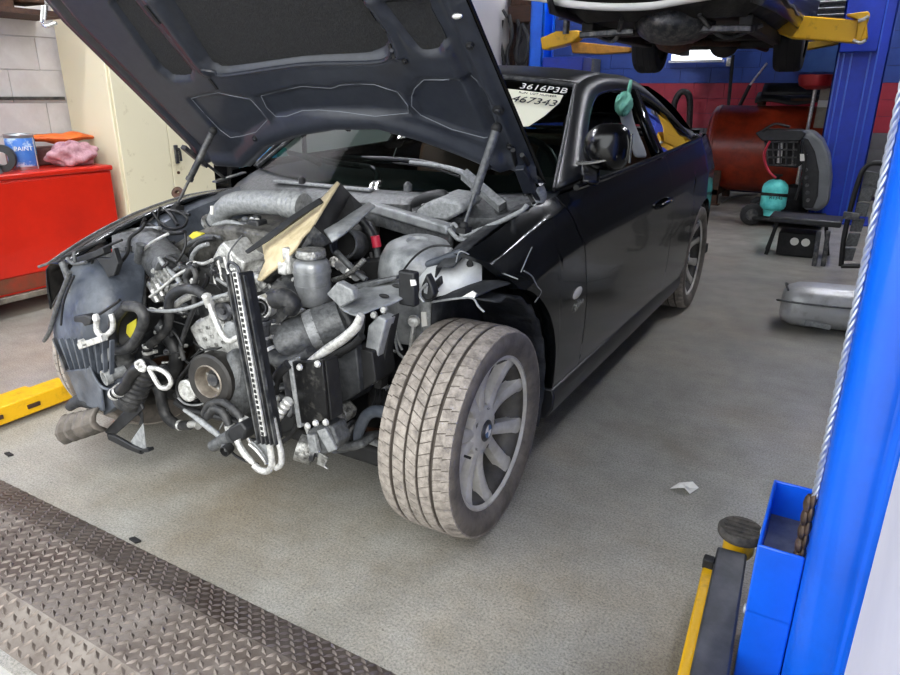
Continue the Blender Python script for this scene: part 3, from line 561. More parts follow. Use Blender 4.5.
t.grid(rows); t.build('body_shell', mat('dark_vehicle_paint', '1a1a1c', .35, coat=.4), sv, solid=.02)
t = MB(); t.tube([V(q) for q in [(-1.119,3.9,2.06),(-0.764,3.9,2.011),(-0.508,3.9,1.954),(-0.184,3.9,1.917),(0.12,3.9,1.908),(0.334,3.9,1.93),(0.605,3.9,1.96)]], .028); t.build('pale_bumper_lip', M_white, sv)
for s in (-.62, .62): MB().bb((cx+s-.05, 4.3, zb-.10), (cx+s+.05, 8.0, zb)).build('chassis_rail', U, sv, bevel=.01)
for y in (5.0, 5.9, 7.2): MB().bb((cx-.62, y, zb-.07), (cx+.62, y+.12, zb)).build('crossmember', U, sv, bevel=.01)
t = MB(); t.tube([(cx-.2, 4.4, zb-.06), (cx-.2, 5.2, zb-.1), (cx+.1, 6.0, zb-.08), (cx+.3, 6.8, zb-.05), (cx+.35, 7.8, zb-.05)], .035); t.build('exhaust_pipe', M_rust, sv)
t = MB(); t.ell((cx-.2, 5.6, zb-.10), (.16, .38, .09)); t.build('exhaust_box', M_rust, sv)
t = MB(); t.ell((cx+.05, 4.5, zb-.03), (.32, .3, .16)); t.box((cx+.05, 4.5, zb-.12), (.3, .28, .1)); t.build('oil_sump', M_steel, sv, bevel=.02)
t = MB(); t.cyl((cx-.75, 6.5, 1.80), (cx+.75, 6.5, 1.80), .045); t.ell((cx+.1, 6.5, 1.8), (.15, .17, .14)); t.build('axle', U, sv)
for s in (-1, 1):
    MB().bar((cx+s*.25, 4.4, zb-.08), (cx+s*.68, 4.3, zb-.10), .08, .05).build('control_arm', M_steel, sv, bevel=.01)
    MB().tube([(cx+s*.3, 4.2, zb), (cx+s*.45, 4.5, zb-.14), (cx+s*.7, 4.6, zb-.05)], .018).build('sway_bar', M_steel, sv)
def wheel_mb(c, R, wd, ax=(1, 0, 0)):
    t = MB(); h = wd/2; t.lathe([(R*.62, -h), (R*.72, -h-.005), (R*.93, -h+.004), (R*.985, -h+.025), (R, -h*.6), (R, h*.6), (R*.985, h-.025), (R*.93, h-.004), (R*.72, h+.005), (R*.62, h)], c, ax, 40)
    for k in (-.5, 0, .5): t.lathe([(R+.001, h*k-.006), (R+.004, h*k), (R+.001, h*k+.006)], c, ax, 40)
    return t
for (x, y) in ((-.55, 6.5), (.86, 6.5), (-.60, 4.35), (.9, 4.25)):
    zc = 1.85 if y > 6 else 2.27
    wq = wheel_mb((x, y, zc), .33, .26).build('tyre', mat('raised_tyre', '17171a', .75, bump=.2) if 'raised_tyre' not in MATS else MATS['raised_tyre'], sv)
    t = MB(); t.lathe([(0, -.02), (.08, -.04), (.2, -.09), (.215, .11), (.19, .09), (0, .05)], (x, y, zc), (1, 0, 0), 28); t.build('wheel_rim', M_rimin, wq)

# ---------- lift posts either side of the black car ----------
fp = thing('lift_post', 'tall bright blue lift post close to the doorway with twisted cable', 'lift post', (1.85, -.1, 0))
t = MB(); xa, xb, ya, yb = 1.702, 2.02, -.46, .0
prof = [(xa, yb), (xa, ya+.05), (xa+.015, ya+.02), (xa+.045, ya), (xa+.075, ya), (xa+.085, ya-.012), (xa+.105, ya-.012), (xa+.115, ya), (xb, ya), (xb, yb), (xb-.02, yb), (xb-.02, ya+.03), (xa+.05, ya+.03), (xa+.02, ya+.06), (xa+.02, yb)]
t.prism([(x, y, .02) for x, y in prof], (0, 0, 3.58)); t.build('column', M_blue, fp, bevel=.004)
MB().bb((1.66, -.55, 0), (2.15, .12, .02)).build('base_plate', M_blue, fp, bevel=.004)
t = MB(); x0 = 1.6945
for s in (0, 1, 2):
    pts = [(x0+.0035*math.cos(z*110+s*2.094), -.30+.0035*math.sin(z*110+s*2.094), z) for z in [.53+.008*k for k in range(0, 260)]]; t.tube(pts, .0032, n=6, sub=1)
t.build('twisted_cable', mat('galvanised_cable', 'b8bdc6', .35, .6), fp)
# carriage box open at its top
bx0, bx1, by0, by1, bz = 1.612, 1.70, -.325, -.03, .42; th = .007
t = MB(); t.bb((bx0, by0, .06), (bx0+th, by1, bz)); t.bb((bx0, by0, .06), (bx1, by0+th, bz)); t.bb((bx0, by1-th, .06), (bx1, by1, bz)); t.bb((bx0, by0, .06), (bx1, by1, .08)); t.bb((bx0, by0, .25), (bx1, by1, .26)); MB().bb((bx0+.008, by0+.008, .262), (bx1-.006, by1-.008, .33)).build('dusty_guide_block', mat('dusty_blue_grey', '74777c', .7, 0, '4d525c', 14), fp); ca = t.build('carriage', M_blue, fp, bevel=.004)
t = MB(); ch = .026
for k in range(9):
    z = .27+k*.032; y = -.295; t.ell((1.686, y, z), (.009, .016, .021), 10, 6); t.ell((1.694, y, z+.012), (.007, .016, .021), 10, 6)
t.build('leaf_chain', mat('oily_chain', '6a5646', .5, .4, '33291f', 40), fp)
for yy, zz2 in ((-.25, .20), (-.08, .3)): MB().lathe([(0, 0), (.011, 0), (.011, .006), (0, .008)], (bx0, yy, zz2), (-1, 0, 0), 12).build('bolt', M_alub, ca)
# swing arm with pad on this side
a, b5 = V((1.531,0.045,0.13)), V((1.576,-0.453,0.13))
arm = MB(); arm.bar((a.x+.012, a.y, .115), (b5.x+.012, b5.y-.25, .115), .075, .055); arm.build('arm_sleeve', mat('dark_grey_arm', '3a3b3e', .5, .2, '55565a', 12), fp, bevel=.006)
arm = MB(); arm.bar((a.x-.034, a.y-.03, .085), (b5.x-.034, b5.y-.25, .085), .03, .07); ya_ = arm.build('arm', M_yellow, fp, bevel=.005)
MB().box((a.x-.034, a.y-.07, .13), (.028, .028, .03)).build('arm_stop', M_dark, ya_, bevel=.004)
c = V((1.552,0.113,0.16)); t = MB(); t.lathe([(0, -.07), (.035, -.07), (.04, -.06), (.04, -.012), (0, -.012)], c, (0, 0, 1), 20); t.bb((c.x-.025, c.y-.10, c.z-.10), (c.x+.025, c.y, c.z-.06)); t.build('pad_socket', M_yellow, fp)
t = MB(); t.lathe([(0, -.012), (.056, -.012), (.06, -.006), (.06, .008), (.055, .014), (0, .012)], c, (0, 0, 1), 28)
for k in range(5): t.box((c.x, c.y-.04+.02*k, c.z+.014), (.09 if k not in (0, 4) else .06, .006, .006))
t.build('rubber_pad', mat('worn_rubber_pad', '2a2826', .8, 0, '55504a', 30), fp)
# the other post of the same lift: only its arm reaches into view
op = thing('lift_post', 'yellow-armed lift post on the red cabinet side, its arm low over the floor', 'lift post', (-1.95, -.75, 0))
t = MB(); channel(t, -2.1, -1.80, -1.0, -.55, 3.6, 1); t.build('column', M_blue, op, bevel=.006)
MB().bb((-2.2, -1.06, 0), (-1.72, -.48, .02)).build('base_plate', M_blue, op, bevel=.004)
tl, tr, br, b0 = V((-1.301,-0.334,0.12)), V((-1.212,-0.115,0.12)), V((-1.147,-0.116,0.015)), V((-1.145,-0.439,0.015))
ar = MB(); dd = (V(b0.x, b0.y, 0)-V(br.x, br.y, 0)).normalized(); e = V(br.x, br.y, 0); nn = V(-dd.y, dd.x, 0)
if nn.x > 0: nn = -nn
a0 = e+nn*.055; ar.bar((a0.x, a0.y, .055), tuple(a0+dd*.80+V(0, 0, .055)), .11, .075); arm = ar.build('arm', M_yellow, op, bevel=.006)
a1 = e+nn*.17; ar = MB(); ar.bar((a1+dd*.10+V(0, 0, .045)), (a1+dd*.7+V(0, 0, .045)), .05, .05); ar.build('arm_flange', M_yellow, op, bevel=.005); ar = MB(); ar.bar(a0+dd*.74+V(0, 0, .06), V(-1.82, -.80, .12), .12, .09); ar.build('arm_root', M_yellow, op, bevel=.006)
for k in (.18, .33, .5): MB().box(e-nn*.002+dd*k+V(0, 0, .055), (.05, .012, .016), M=Matrix((dd, nn, V(0, 0, 1))).transposed()).build('slot', M_rust, arm)
# scraps on the floor
c = V((1.322,0.524,0)); t = MB(); t.grid([[V(c.x-.035+.022*i+.006*j, c.y-.022+.018*j, .003+.009*((i*j+i) % 3)) for j in range(4)] for i in range(4)])
tag(t.build('paper_scrap', M_white, solid=.0015, smooth=0), 'torn white paper scrap on bare concrete between the front wheel and the blue post', 'paper scrap')
for (q, lb) in (((-0.048,-0.629,0), 'small dark debris flake on the concrete near the tread-plate ramp'), ((-0.913,-0.533,0), 'tiny dark bolt-like scrap on the floor by the yellow arm')):
    c = V(q); t = MB(); t.prism([c+V(-.02, -.006, .001), c+V(.015, -.01, .001), c+V(.022, .006, .001), c+V(-.012, .009, .001)], (0, 0, .006)); tag(t.build('debris', M_dark, smooth=0), lb, 'debris')

# tyres and a drum along the far wall of the bay, mirrored in the black door
tyre0 = None
for sx, (x, y, n) in enumerate(((3.3, 2.3, 4), (3.35, 3.2, 3))):
    for k in range(n):
        if tyre0 is None:
            t = MB(); R = .32; h = .11; t.lathe([(R*.62, -h), (R*.75, -h-.006), (R*.95, -h+.01), (R, -h*.6), (R, h*.6), (R*.95, h-.01), (R*.75, h+.006), (R*.62, h), (R*.58, h*.5), (R*.58, -h*.5), (R*.62, -h)], (0, 0, 0), (0, 0, 1), 40)
            tyre0 = o = t.build('spare_tyre', MATS['raised_tyre'], at=(0, 0, 0))
        else: o = tyre0.copy(); COL.objects.link(o)
        o.location = (x+.01*k, y-.008*k, .117+k*.233)
        tag(o, '%s tyre in the %s stack across the bay from the black car door' % (('bottom', 'second', 'third', 'top')[k] if n == 4 else ('bottom', 'middle', 'top')[k], ('four-high', 'three-high')[sx]), 'tyre', 'stacked spare tyres')
t = MB(); t.lathe([(0, 0), (.28, 0), (.285, .01), (.285, .29), (.293, .3), (.285, .31), (.285, .58), (.293, .59), (.285, .6), (.285, .87), (.28, .88), (.27, .87), (0, .865)], (3.2, 1.3, 0), (0, 0, 1), 40)
tag(t.build('oil_drum', M_blue), 'blue steel oil drum standing across the bay from the black car door', 'drum')


# =====================  THE BLACK COUPE  =====================
import numpy as np
car = thing('car', 'black coupe with raised hood, stripped nose and exposed engine', 'car', (0, 1.4, 0))
TW = [(-.6, .76), (-.2, .845), (.1, .872), (.5, .872), (1.4, .878), (2.2, .886), (2.76, .892), (3.1, .865), (3.4, .79), (3.75, .66)]
TZ_ = [(-.6, .70), (-.35, .78), (-.06, .845), (0, .862), (.25, .915), (.45, .948), (.66, .966), (1.22, .98), (1.78, 1.0), (2.3, 1.02), (3.0, 1.06), (3.8, 1.02)]
TI = [(0, .13), (.45, .11), (.75, .07), (3, .075), (3.8, .1)]
HOF = [(0, -.035), (.1, -.014), (.3, -.003), (.5, 0), (.68, -.006), (.76, -.007), (.80, -.02), (.88, -.036), (.95, -.060)]
def bx_(y, z):
    h = (z-.25)/(interp(y, TZ_)-.25)
    if h <= .95: o = interp(h, HOF)
    else: o = lerp(-.060, -interp(y, TI), ((h-.95)/.05)**.8)
    return interp(y, TW)+o
def side_panel(name, y0, y1, zlow, ny, nz, sgn=1, lip=None, ztop=None, m=None, power=1):
    rows = []
    for i in range(ny+1):
        s = (i/ny)**power; row = []
        for j in range(nz+1):
            t = j/nz; t = 1-(1-t)**1.35; z = .6; y = lerp(y0(z), y1(z), s)
            for _ in range(3): z = lerp(zlow(y), (ztop or (lambda q: interp(q, TZ_)))(y), t); y = lerp(y0(z), y1(z), s)
            row.append(V(sgn*bx_(y, z), y, z))
        rows.append(row if sgn > 0 else row[::-1])
    b = MB(); b.grid(rows)
    lo = [r[0] if sgn > 0 else r[-1] for r in rows]
    b.grid([[p, V(p.x-sgn*.035, p.y, p.z-.004)] for p in lo])
    return b.build(name, m or M_paint, car, smooth=70)
dcut = lambda z: interp(z, [(.30, .703), (.571, .695), (.75, .66), (.96, .565)])
def arch_low(y, c, zc, R, base):
    d = R*R-(y-c)**2
    return max(base, zc+math.sqrt(d)) if d > 0 else base
fl = lambda y: max(arch_low(y, .02, .345, .415, .305), .862-(y-0)*.95 if y < .12 else 0)
side_panel('front_fender', lambda z: .0, lambda z: dcut(z)-.004, fl, 90, 40, 1)
door = side_panel('door', lambda z: dcut(z)+.004, lambda z: 1.93, lambda y: .305, 26, 26, 1)
ql = lambda y: arch_low(y, 2.76, .33, .365, .29)
for s in (1, -1): side_panel('quarter_panel', lambda z: 1.938, lambda z: 3.75, ql, 60, 22, s)
side_panel('door', lambda z: dcut(z)+.004, lambda z: 1.93, lambda y: .305, 18, 18, -1)
# far-side front fender, its top edge read against the red cabinet
top = [V(q) for q in [(-0.8,-0.316,0.711),(-0.8,-0.188,0.765),(-0.8,-0.049,0.811),(-0.8,0.103,0.848),(-0.8,0.324,0.879),(-0.8,0.582,0.881)]]
b = MB(); rows = []
for i, q in enumerate(smooth_curve(top, 5)):
    row = []
    for k, (dx, dz) in enumerate(((.11, -.004), (.07, .0), (.02, -.004), (-.015, -.03), (-.035, -.10), (-.04, -.22), (-.035, -.40))):
        y = q.y; zl = arch_low(y, 0.02, .33, .40, .28); z = q.z+dz
        if dz < -.08: z = max(min(q.z-.07, z), zl-.02) if y > -.33 else z
        row.append(V(q.x+dx, y, z))
    rows.append(row)
b.grid(rows); b.build('front_fender', M_paint, car, smooth=40, solid=.004)
b = MB(); b.tube([q+V(.004, 0, -.006) for q in top], .005, n=6); b.tube([top[0]+V(.004, 0, -.006), top[0]+V(-.01, -.03, -.014)], .005, n=6); b.build('fender_edge', M_dust, car)
# rockers
for s in (1, -1):
    b = MB(); pr = [(.856, .300), (.866, .275), (.862, .225), (.835, .180), (.78, .175), (.76, .30)]
    b.prism([(s*x, .44, z) for x, z in pr], (0, 1.96, 0)); b.build('rocker_panel', mat('satin_sill', '1b1c1e', .4) if s > 0 else MATS['satin_sill'], car, bevel=.006)
# ---- greenhouse ----
RAIL = [(.735, .665, .967), (.69, .85, 1.105), (.635, 1.04, 1.225), (.585, 1.225, 1.322), (.572, 1.45, 1.362), (.568, 1.70, 1.372), (.565, 1.95, 1.365), (.562, 2.25, 1.330), (.565, 2.55, 1.262), (.585, 2.80, 1.180), (.62, 3.02, 1.10), (.67, 3.2, 1.055)]
DLO = [(.80, 1.0), (.98, 1.118), (1.14, 1.205), (1.32, 1.275), (1.50, 1.302), (1.72, 1.312), (1.95, 1.303), (2.16, 1.272), (2.36, 1.218), (2.53, 1.15), (2.65, 1.085), (2.69, 1.04)]
tum = lambda z: .80-(z-.98)*.59
for s in (1, -1):
    ra = smooth_curve(RAIL, 5); dl = smooth_curve([(tum(z), y, z) for y, z in DLO], 5)
    b = MB(); b.grid([[V(s*p.x, p.y, p.z), V(s*(p.x*.55+q.x*.45+.012), p.y*.55+q.y*.45, p.z*.55+q.z*.45), V(s*(q.x+.004), q.y, q.z)] for p, q in zip(ra, dl)])
    b.build('side_frame', (mat('dusty_black_paint', '121416', .42, 0, '1d1f21', 30, (.4, .8)) if s > 0 else MATS['dusty_black_paint']), car, solid=.02)
    b = MB(); q = dl[-1]; e = ra[-1]
    b.grid([[V(s*q.x, q.y, q.z), V(s*(q.x+e.x)/2+s*.01, (q.y+e.y)/2, (q.z+e.z)/2), V(s*e.x, e.y, e.z)], [V(s*.82, 2.66, 1.02), V(s*.785, 2.95, 1.045), V(s*.72, 3.25, 1.045)]])
    b.build('rear_pillar', M_paint, car, solid=.02)
    b = MB(); b.tube([V(s*(p.x+.004), p.y, p.z) for p in dl], .010, n=8, sub=1); b.tube([(s*(bx_(y, interp(y, TZ_))+.004), y, interp(y, TZ_)+.008) for y in (.70, .95, 1.3, 1.7, 2.1, 2.45, 2.69)], .011, n=8); b.build('window_trim', mat('gloss_black_trim', '0a0a0b', .22, coat=.1) if s > 0 else MATS['gloss_black_trim'], car)
    b = MB(); b.grid([[V(s*(.803), 1.80, .985), V(s*.803, 1.93, .985)], [V(s*.70, 1.85, 1.16), V(s*.70, 1.96, 1.16)], [V(s*.615, 1.89, 1.31), V(s*.615, 1.985, 1.31)]]); b.build('middle_pillar', M_paint, car, solid=.03)
    b = MB(); b.grid([[V(s*lerp(.803, tum(zt)+.0, k/4), lerp(y, yt, k/4), lerp(interp(y, TZ_), zt, k/4)) for k in range(5)] for y, yt, zt in ((1.94, 1.99, 1.295), (2.15, 2.16, 1.265), (2.36, 2.36, 1.213), (2.53, 2.53, 1.145), (2.66, 2.655, 1.078))]); b.build('quarter_window', M_glass, car)
# ---- roof, glass, tail ----
b = MB(); rows = []
for q in [p for p in smooth_curve(RAIL, 5) if 1.2 < p.y < 2.5]:
    yo = -.11*max(0, 1-(q.y-1.2)/.5) if q.y < 1.7 else .1*max(0, (q.y-2.1)/.4)
    rows.append([V(q.x*u, q.y+yo*(1-u*u), q.z+.045*(1-u*u)) for u in [k/8-1 for k in range(17)]])
b.grid(rows); b.build('roof_panel', MATS['dusty_black_paint'], car, solid=.012)
b = MB(); rows = []
for i in range(13):
    t = i/12; A0 = V(.725, .675, .962).lerp(V(.575, 1.222, 1.318), t)
    rows.append([V(A0.x*u, A0.y-(.16*(1-t)+.11*t)*(1-u*u), A0.z+(-.03*(1-t)+.043*t)*(1-u*u)+.03*math.sin(math.pi*t)*(1-u*u)) for u in [k/8-1 for k in range(17)]])
b.grid(rows); ws = b.build('windshield', M_glass, car)
WSR = rows
b = MB(); b.tube([r[16]+V(.006, 0, .004) for r in WSR], .011, n=8, sub=1); b.tube([r[0]+V(-.006, 0, .004) for r in WSR], .011, n=8, sub=1); b.tube([p+V(0, 0, .004) for p in WSR[-1]], .010, n=8, sub=1); b.build('windshield_seal', M_blackd, car)
b = MB(); b.grid([[V(x*lerp(.56, .66, i/8), lerp(2.42, 3.22, i/8)+.1*(1-x*x), lerp(1.335, 1.07, i/8)+.03*(1-x*x)+.03*math.sin(math.pi*i/8)) for x in [k/5-1 for k in range(11)]] for i in range(9)]); b.build('rear_window', M_glass, car)
b = MB(); b.grid([[V(x*lerp(.72, .60, i/6), lerp(3.2, 3.72, i/6)+.06*(1-x*x), lerp(1.07, 1.03, i/6)) for x in [k/5-1 for k in range(11)]] for i in range(7)]); b.build('boot_lid', M_paint, car, solid=.01)
b = MB(); b.grid([[V(x*.66, 3.72+.10*(1-x**4)+dy, z) for x in [k/7-1 for k in range(15)]] for z, dy in ((1.03, -.02), (.9, .03), (.75, .04), (.6, .05), (.4, .05), (.25, -.02))]); b.build('rear_bumper', M_paint, car, solid=.01)
for s in (1, -1): b = MB(); b.grid([[V(s*.70, 3.62, z), V(s*.665, 3.72, z), V(s*.56, 3.80, z)] for z in (.80, .87, .94)]); b.build('tail_lamp', mat('tail_red', '8a0f12', .15, coat=.5) if s > 0 else MATS['tail_red'], car, solid=.02)
# ---- inner shell so nothing is seen through ----
b = MB(); b.bb((-.80, .64, .20), (.80, 3.6, .26)); b.bb((-.78, .60, .24), (.78, .64, .90)); b.bb((.74, .66, .3), (.78, 1.9, .93)); b.bb((-.78, .66, .3), (-.74, 1.9, .93)); b.bb((-.74, 2.75, .3), (.74, 2.8, .98))
b.build('body_tub', M_dark, car)
b = MB(); b.grid([[V(x*.72, y-.10*(1-x*x), z) for x in [k/6-1 for k in range(13)]] for y, z in ((.66, .93), (.80, .955), (.98, .965), (1.08, .93), (1.10, .80), (1.08, .65))]); b.build('dashboard', mat('dash_grey', '303132', .7), car, solid=.02)
b = MB(); c = V(.36, 1.16, .93); b.tube([c+V(.185*math.cos(a), .05*math.sin(a), .175*math.sin(a)) for a in [2*math.pi*k/24 for k in range(25)]], .015, n=8, sub=1); b.cyl(c, c+V(0, -.12, -.03), .04); b.bar(c+V(-.18, 0, 0), c+V(.18, 0, 0), .03, .02); b.build('steering_wheel', M_leather, car)
def seat(x, y, m):
    b = MB(); b.box((x, y, .46), (.5, .52, .16)); b.box((x, y+.30, .76), (.48, .15, .56), M=Matrix.Rotation(-.32, 3, 'X')); s_ = b.build('seat', m, car, bevel=.05, seg=3)
    b = MB(); b.box((x, y+.44, 1.10), (.26, .10, .18), M=Matrix.Rotation(-.2, 3, 'X')); b.build('headrest', m, s_, bevel=.04, seg=3)
seat(.37, 1.55, M_leather); seat(-.37, 1.55, M_brown)
b = MB(); b.box((0, 2.45, .5), (1.2, .5, .2)); b.box((0, 2.68, .8), (1.2, .15, .5), M=Matrix.Rotation(-.3, 3, 'X')); b.build('rear_bench', M_brown, car, bevel=.05, seg=3)
# airbag strip hanging in the door window, with its mint tie
b = MB(); a, c = V((0.69,1.554,1.266)), V((0.77,1.601,1.012)); dn = (c-a); sd_ = V(0, 1, 0)
b.grid([[a+dn*t+V(w*.026-.01*math.sin(t*5), w*.02, 0) for w in (-1, 0, 1)] for t in [k/8 for k in range(9)]]); b.build('curtain_airbag', mat('grey_airbag_cloth', 'b5b7b8', .85), car, solid=.02, sub=1)
b = MB(); rnd = random.Random(4); cc_ = V((0.72,1.459,1.25)); rows = []
for i in range(13):
    th = math.pi*i/12; rows.append([cc_+V(.04*math.sin(th)*math.cos(a), (.03+.012*math.sin(4*a+i))*math.sin(th)*math.sin(a), .042*math.cos(th)+.012*math.sin(5*a+i*.8)) for a in [2*math.pi*k/18 for k in range(19)]])
b.grid(rows); b.prism([cc_+V(0, .02, .05), cc_+V(0, .05, .10), cc_+V(0, .06, .095), cc_+V(0, .045, .04)], (.012, 0, 0)); b.build('mint_tie', mat('mint_cloth', '8fd0bb', .9, 0, '5fa890', 30), car, smooth=179)
# door mirror
b = MB(); c = V((0.857,0.84,1.109)); M = Matrix.Rotation(.25, 3, 'Z')
rows = []
for i in range(13):
    th = math.pi*i/12; rows.append([c+M @ V(.085*(abs(math.cos(a))**.75*(1 if math.cos(a) > 0 else -1))*math.sin(th)**.7, .075*-math.cos(th)*(1 if math.cos(th) > 0 else .45), .083*(abs(math.sin(a))**.8*(1 if math.sin(a) > 0 else -1))*math.sin(th)**.7*(1+.12*math.cos(a))) for a in [2*math.pi*k/28 for k in range(29)]])
b.grid(rows); mr = b.build('door_mirror', MATS['gloss_black_trim'], car, smooth=179)
b = MB(); b.bar(c+V(-.06, .0, -.05), V(.815, .80, .975), .07, .035); b.build('mirror_stalk', MATS['gloss_black_trim'], mr, bevel=.012)
b = MB(); b.tube([c+M @ V(-.10+.02*k, -.058-.006*math.sin(k*.3), -.055+.002*k*k*.3) for k in range(8)], .006, n=6); b.tube([c+M @ V(.085, -.03, -.05+.02*k) for k in range(6)], .005, n=6); b.build('mirror_highlight', M_chrome, mr)  # chrome arcs stand in for highlights on the gloss housing
# door furniture
b = MB(); y, z = 1.70, .80; x = bx_(y, z); b.tube([(x-.005, 1.60, z-.01), (x+.022, 1.63, z), (x+.026, 1.72, z+.004), (x+.018, 1.80, z+.006), (x-.005, 1.82, z+.005)], [.010, .013, .014, .013, .010]); b.build('door_handle', M_paint, door)
b = MB(); y, z = .585, .625; x = bx_(y, z)+.002; b.ell((x, y, z), (.008, .045, .019), 20, 8, Matrix.Rotation(.12, 3, 'X')); b.build('side_indicator', mat('clear_indicator', 'cfcbc0', .25, coat=.4), car)
x = bx_(.59, .575)+.0035; text('badge_lettering', 'xDrive', .034, (x, .605, .577), (0, 1, .16), (0, 0, 1), M_chrome, car, .0015)
# windshield paper and chalk marks
def wsp(u, t): # point a little in front of the glass
    f = (u+1)*8; k = min(15, int(f)); g = f-k; r = t*12; i = min(11, int(r)); h_ = r-i
    p = WSR[i][k].lerp(WSR[i][k+1], g).lerp(WSR[i+1][k].lerp(WSR[i+1][k+1], g), h_); n = (WSR[i][k+1]-WSR[i][k]).cross(WSR[i+1][k]-WSR[i][k]).normalized()
    return p, (n if n.y < 0 else -n)
pp = [(.50, .88), (.94, .88), (.93, .80), (.86, .64), (.79, .53), (.62, .50), (.46, .56)]
pts = [wsp(u, t)[0]+wsp(u, t)[1]*.004 for u, t in pp]
b = MB(); b.prism(pts, wsp(.7, .8)[1]*.0015); sheet = b.build('auction_sheet', M_paper, car, smooth=0)
xd = wsp(.9, .8)[0]-wsp(.5, .8)[0]; yd = wsp(.7, .9)[0]-wsp(.7, .7)[0]; nn_ = wsp(.7, .8)[1]
M_ink = mat('black_ink', '17171a', .7)
text('sheet_number', '467343', .062, wsp(.77, .77)[0]+nn_*.0085, xd, yd, M_ink, sheet, .0006, .25)
text('sheet_heading', 'RUN  LOT NUMBER', .018, wsp(.78, .845)[0]+nn_*.0085, xd, yd, M_ink, sheet, .0006)
text('chalk_number', '3616P3B', .056, wsp(.80, .925)[0]+nn_*.004, xd, yd, mat('chalk', 'e6e6e0', .9), ws, .0006, .15)
b = MB(); rr_ = smooth_curve(RAIL, 5); b.grid([[V(.20+.35*k/6, 1.225-.06*(1-((.20+.35*k/6)/.585)**2)+j*.05, 1.335+.042*(1-((.20+.35*k/6)/.585)**2)+j*.006) for j in (0, 1)] for k in range(7)]); b.build('torn_film', mat('torn_grey_film', '8a8a88', .7, 0, '2a2a2a', 40, (.45, .55)), car)

# ---- wheels ----
def tyre_mb(R, Rr, wd):
    h = wd/2; t = MB()
    t.m = 1; t.lathe([(Rr, -h*.80), (Rr+.008, -h*.9), (Rr+.03, -h*.985), (R*.90, -h), (R*.955, -h*.955), (R*.978, -h*.88)], n=72, ax=(1, 0, 0))
    t.lathe([(R*.978, h*.88), (R*.955, h*.955), (R*.90, h), (Rr+.03, h*.985), (Rr+.008, h*.9), (Rr, h*.80)], n=72, ax=(1, 0, 0))
    pr = [(R*.978, -h*.88), (R*.99, -h*.78), (R, -h*.56)]
    for g in (-.52, -.17, .17, .52): pr += [(R, h*g-.006), (R-.008, h*g-.004), (R-.008, h*g+.004), (R, h*g+.006)]
    pr += [(R, h*.56), (R*.99, h*.78), (R*.978, h*.88)]
    t.m = 2; t.lathe(pr, n=96, ax=(1, 0, 0))
    return t
def blocks_mb(R, wd): # shoulder lugs and slanted rib edges standing proud of the tread
    h = wd/2; t = MB(); n = 62
    for k in range(n):
        a = 2*math.pi*k/n; ca, sa = math.cos(a), math.sin(a); rad = V(0, -sa, ca); tan = V(0, -ca, -sa)
        for (x0, x1, w_, sl) in ((-.78, -.58, .0145, .25), (.58, .78, .0145, -.25), (-.95, -.78, .0145, .2), (.78, .95, .0145, -.2), (-.48, -.20, .0148, .6), (.20, .48, .0148, -.6), (-.13, .13, .0148, .8)):
            rr = lambda q: R*(.966 if abs(q) > .9 else .989 if abs(q) > .7 else 1); r0, r1 = rr(x0), rr(x1)
            d0 = tan*(-sl*.012); d1 = tan*(sl*.012)
            A, B = V(x0*h, 0, 0)+rad*(r0+.0025)+d0, V(x1*h, 0, 0)+rad*(r1+.0025)+d1
            lo = rad*-.005
            t.add([A-tan*w_, A+tan*w_, B+tan*w_, B-tan*w_, A-tan*(w_+.001)+lo, A+tan*(w_+.001)+lo, B+tan*(w_+.001)+lo, B-tan*(w_+.001)+lo], [(0, 1, 2, 3), (4, 5, 1, 0), (5, 6, 2, 1), (6, 7, 3, 2), (7, 4, 0, 3)])
    return t
def rim_mb(Rr):
    t = MB(); t.lathe([(Rr-.012, .092), (Rr-.004, .100), (Rr+.004, .098), (Rr+.004, .088), (Rr-.012, .078), (Rr-.03, .05), (Rr-.035, -.05), (Rr-.01, -.09), (Rr+.004, -.095)], n=64, ax=(1, 0, 0))
    return t
def spokes_mb(Rr):
    t = MB()
    t.lathe([(0, .066), (.03, .068), (.06, .066), (.078, .058), (.085, .03), (.07, -.02), (0, -.02)], n=40, ax=(1, 0, 0))
    for k in range(5):
        for sd in (-1, 1):
            a0 = 2*math.pi*k/5+math.radians(90); rows = []
            for i in range(9):
                u = i/8; r = lerp(.055, Rr-.004, u); a = a0+sd*lerp(.20, .30, u); w_ = lerp(.019, .026, u)*(1+.35*(u > .9)*(u-.9)*10); x = lerp(.062, .088, u)-.012*math.sin(math.pi*u)
                rad = V(0, -math.sin(a), math.cos(a)); tan = V(0, -math.cos(a), -math.sin(a)); c = rad*r
                rows.append([c-tan*w_+V(x-.035, 0, 0), c-tan*w_*.85+V(x-.006, 0, 0), c-tan*w_*.3+V(x, 0, 0), c+tan*w_*.3+V(x, 0, 0), c+tan*w_*.85+V(x-.006, 0, 0), c+tan*w_+V(x-.035, 0, 0)])
            t.grid(rows)
    return t
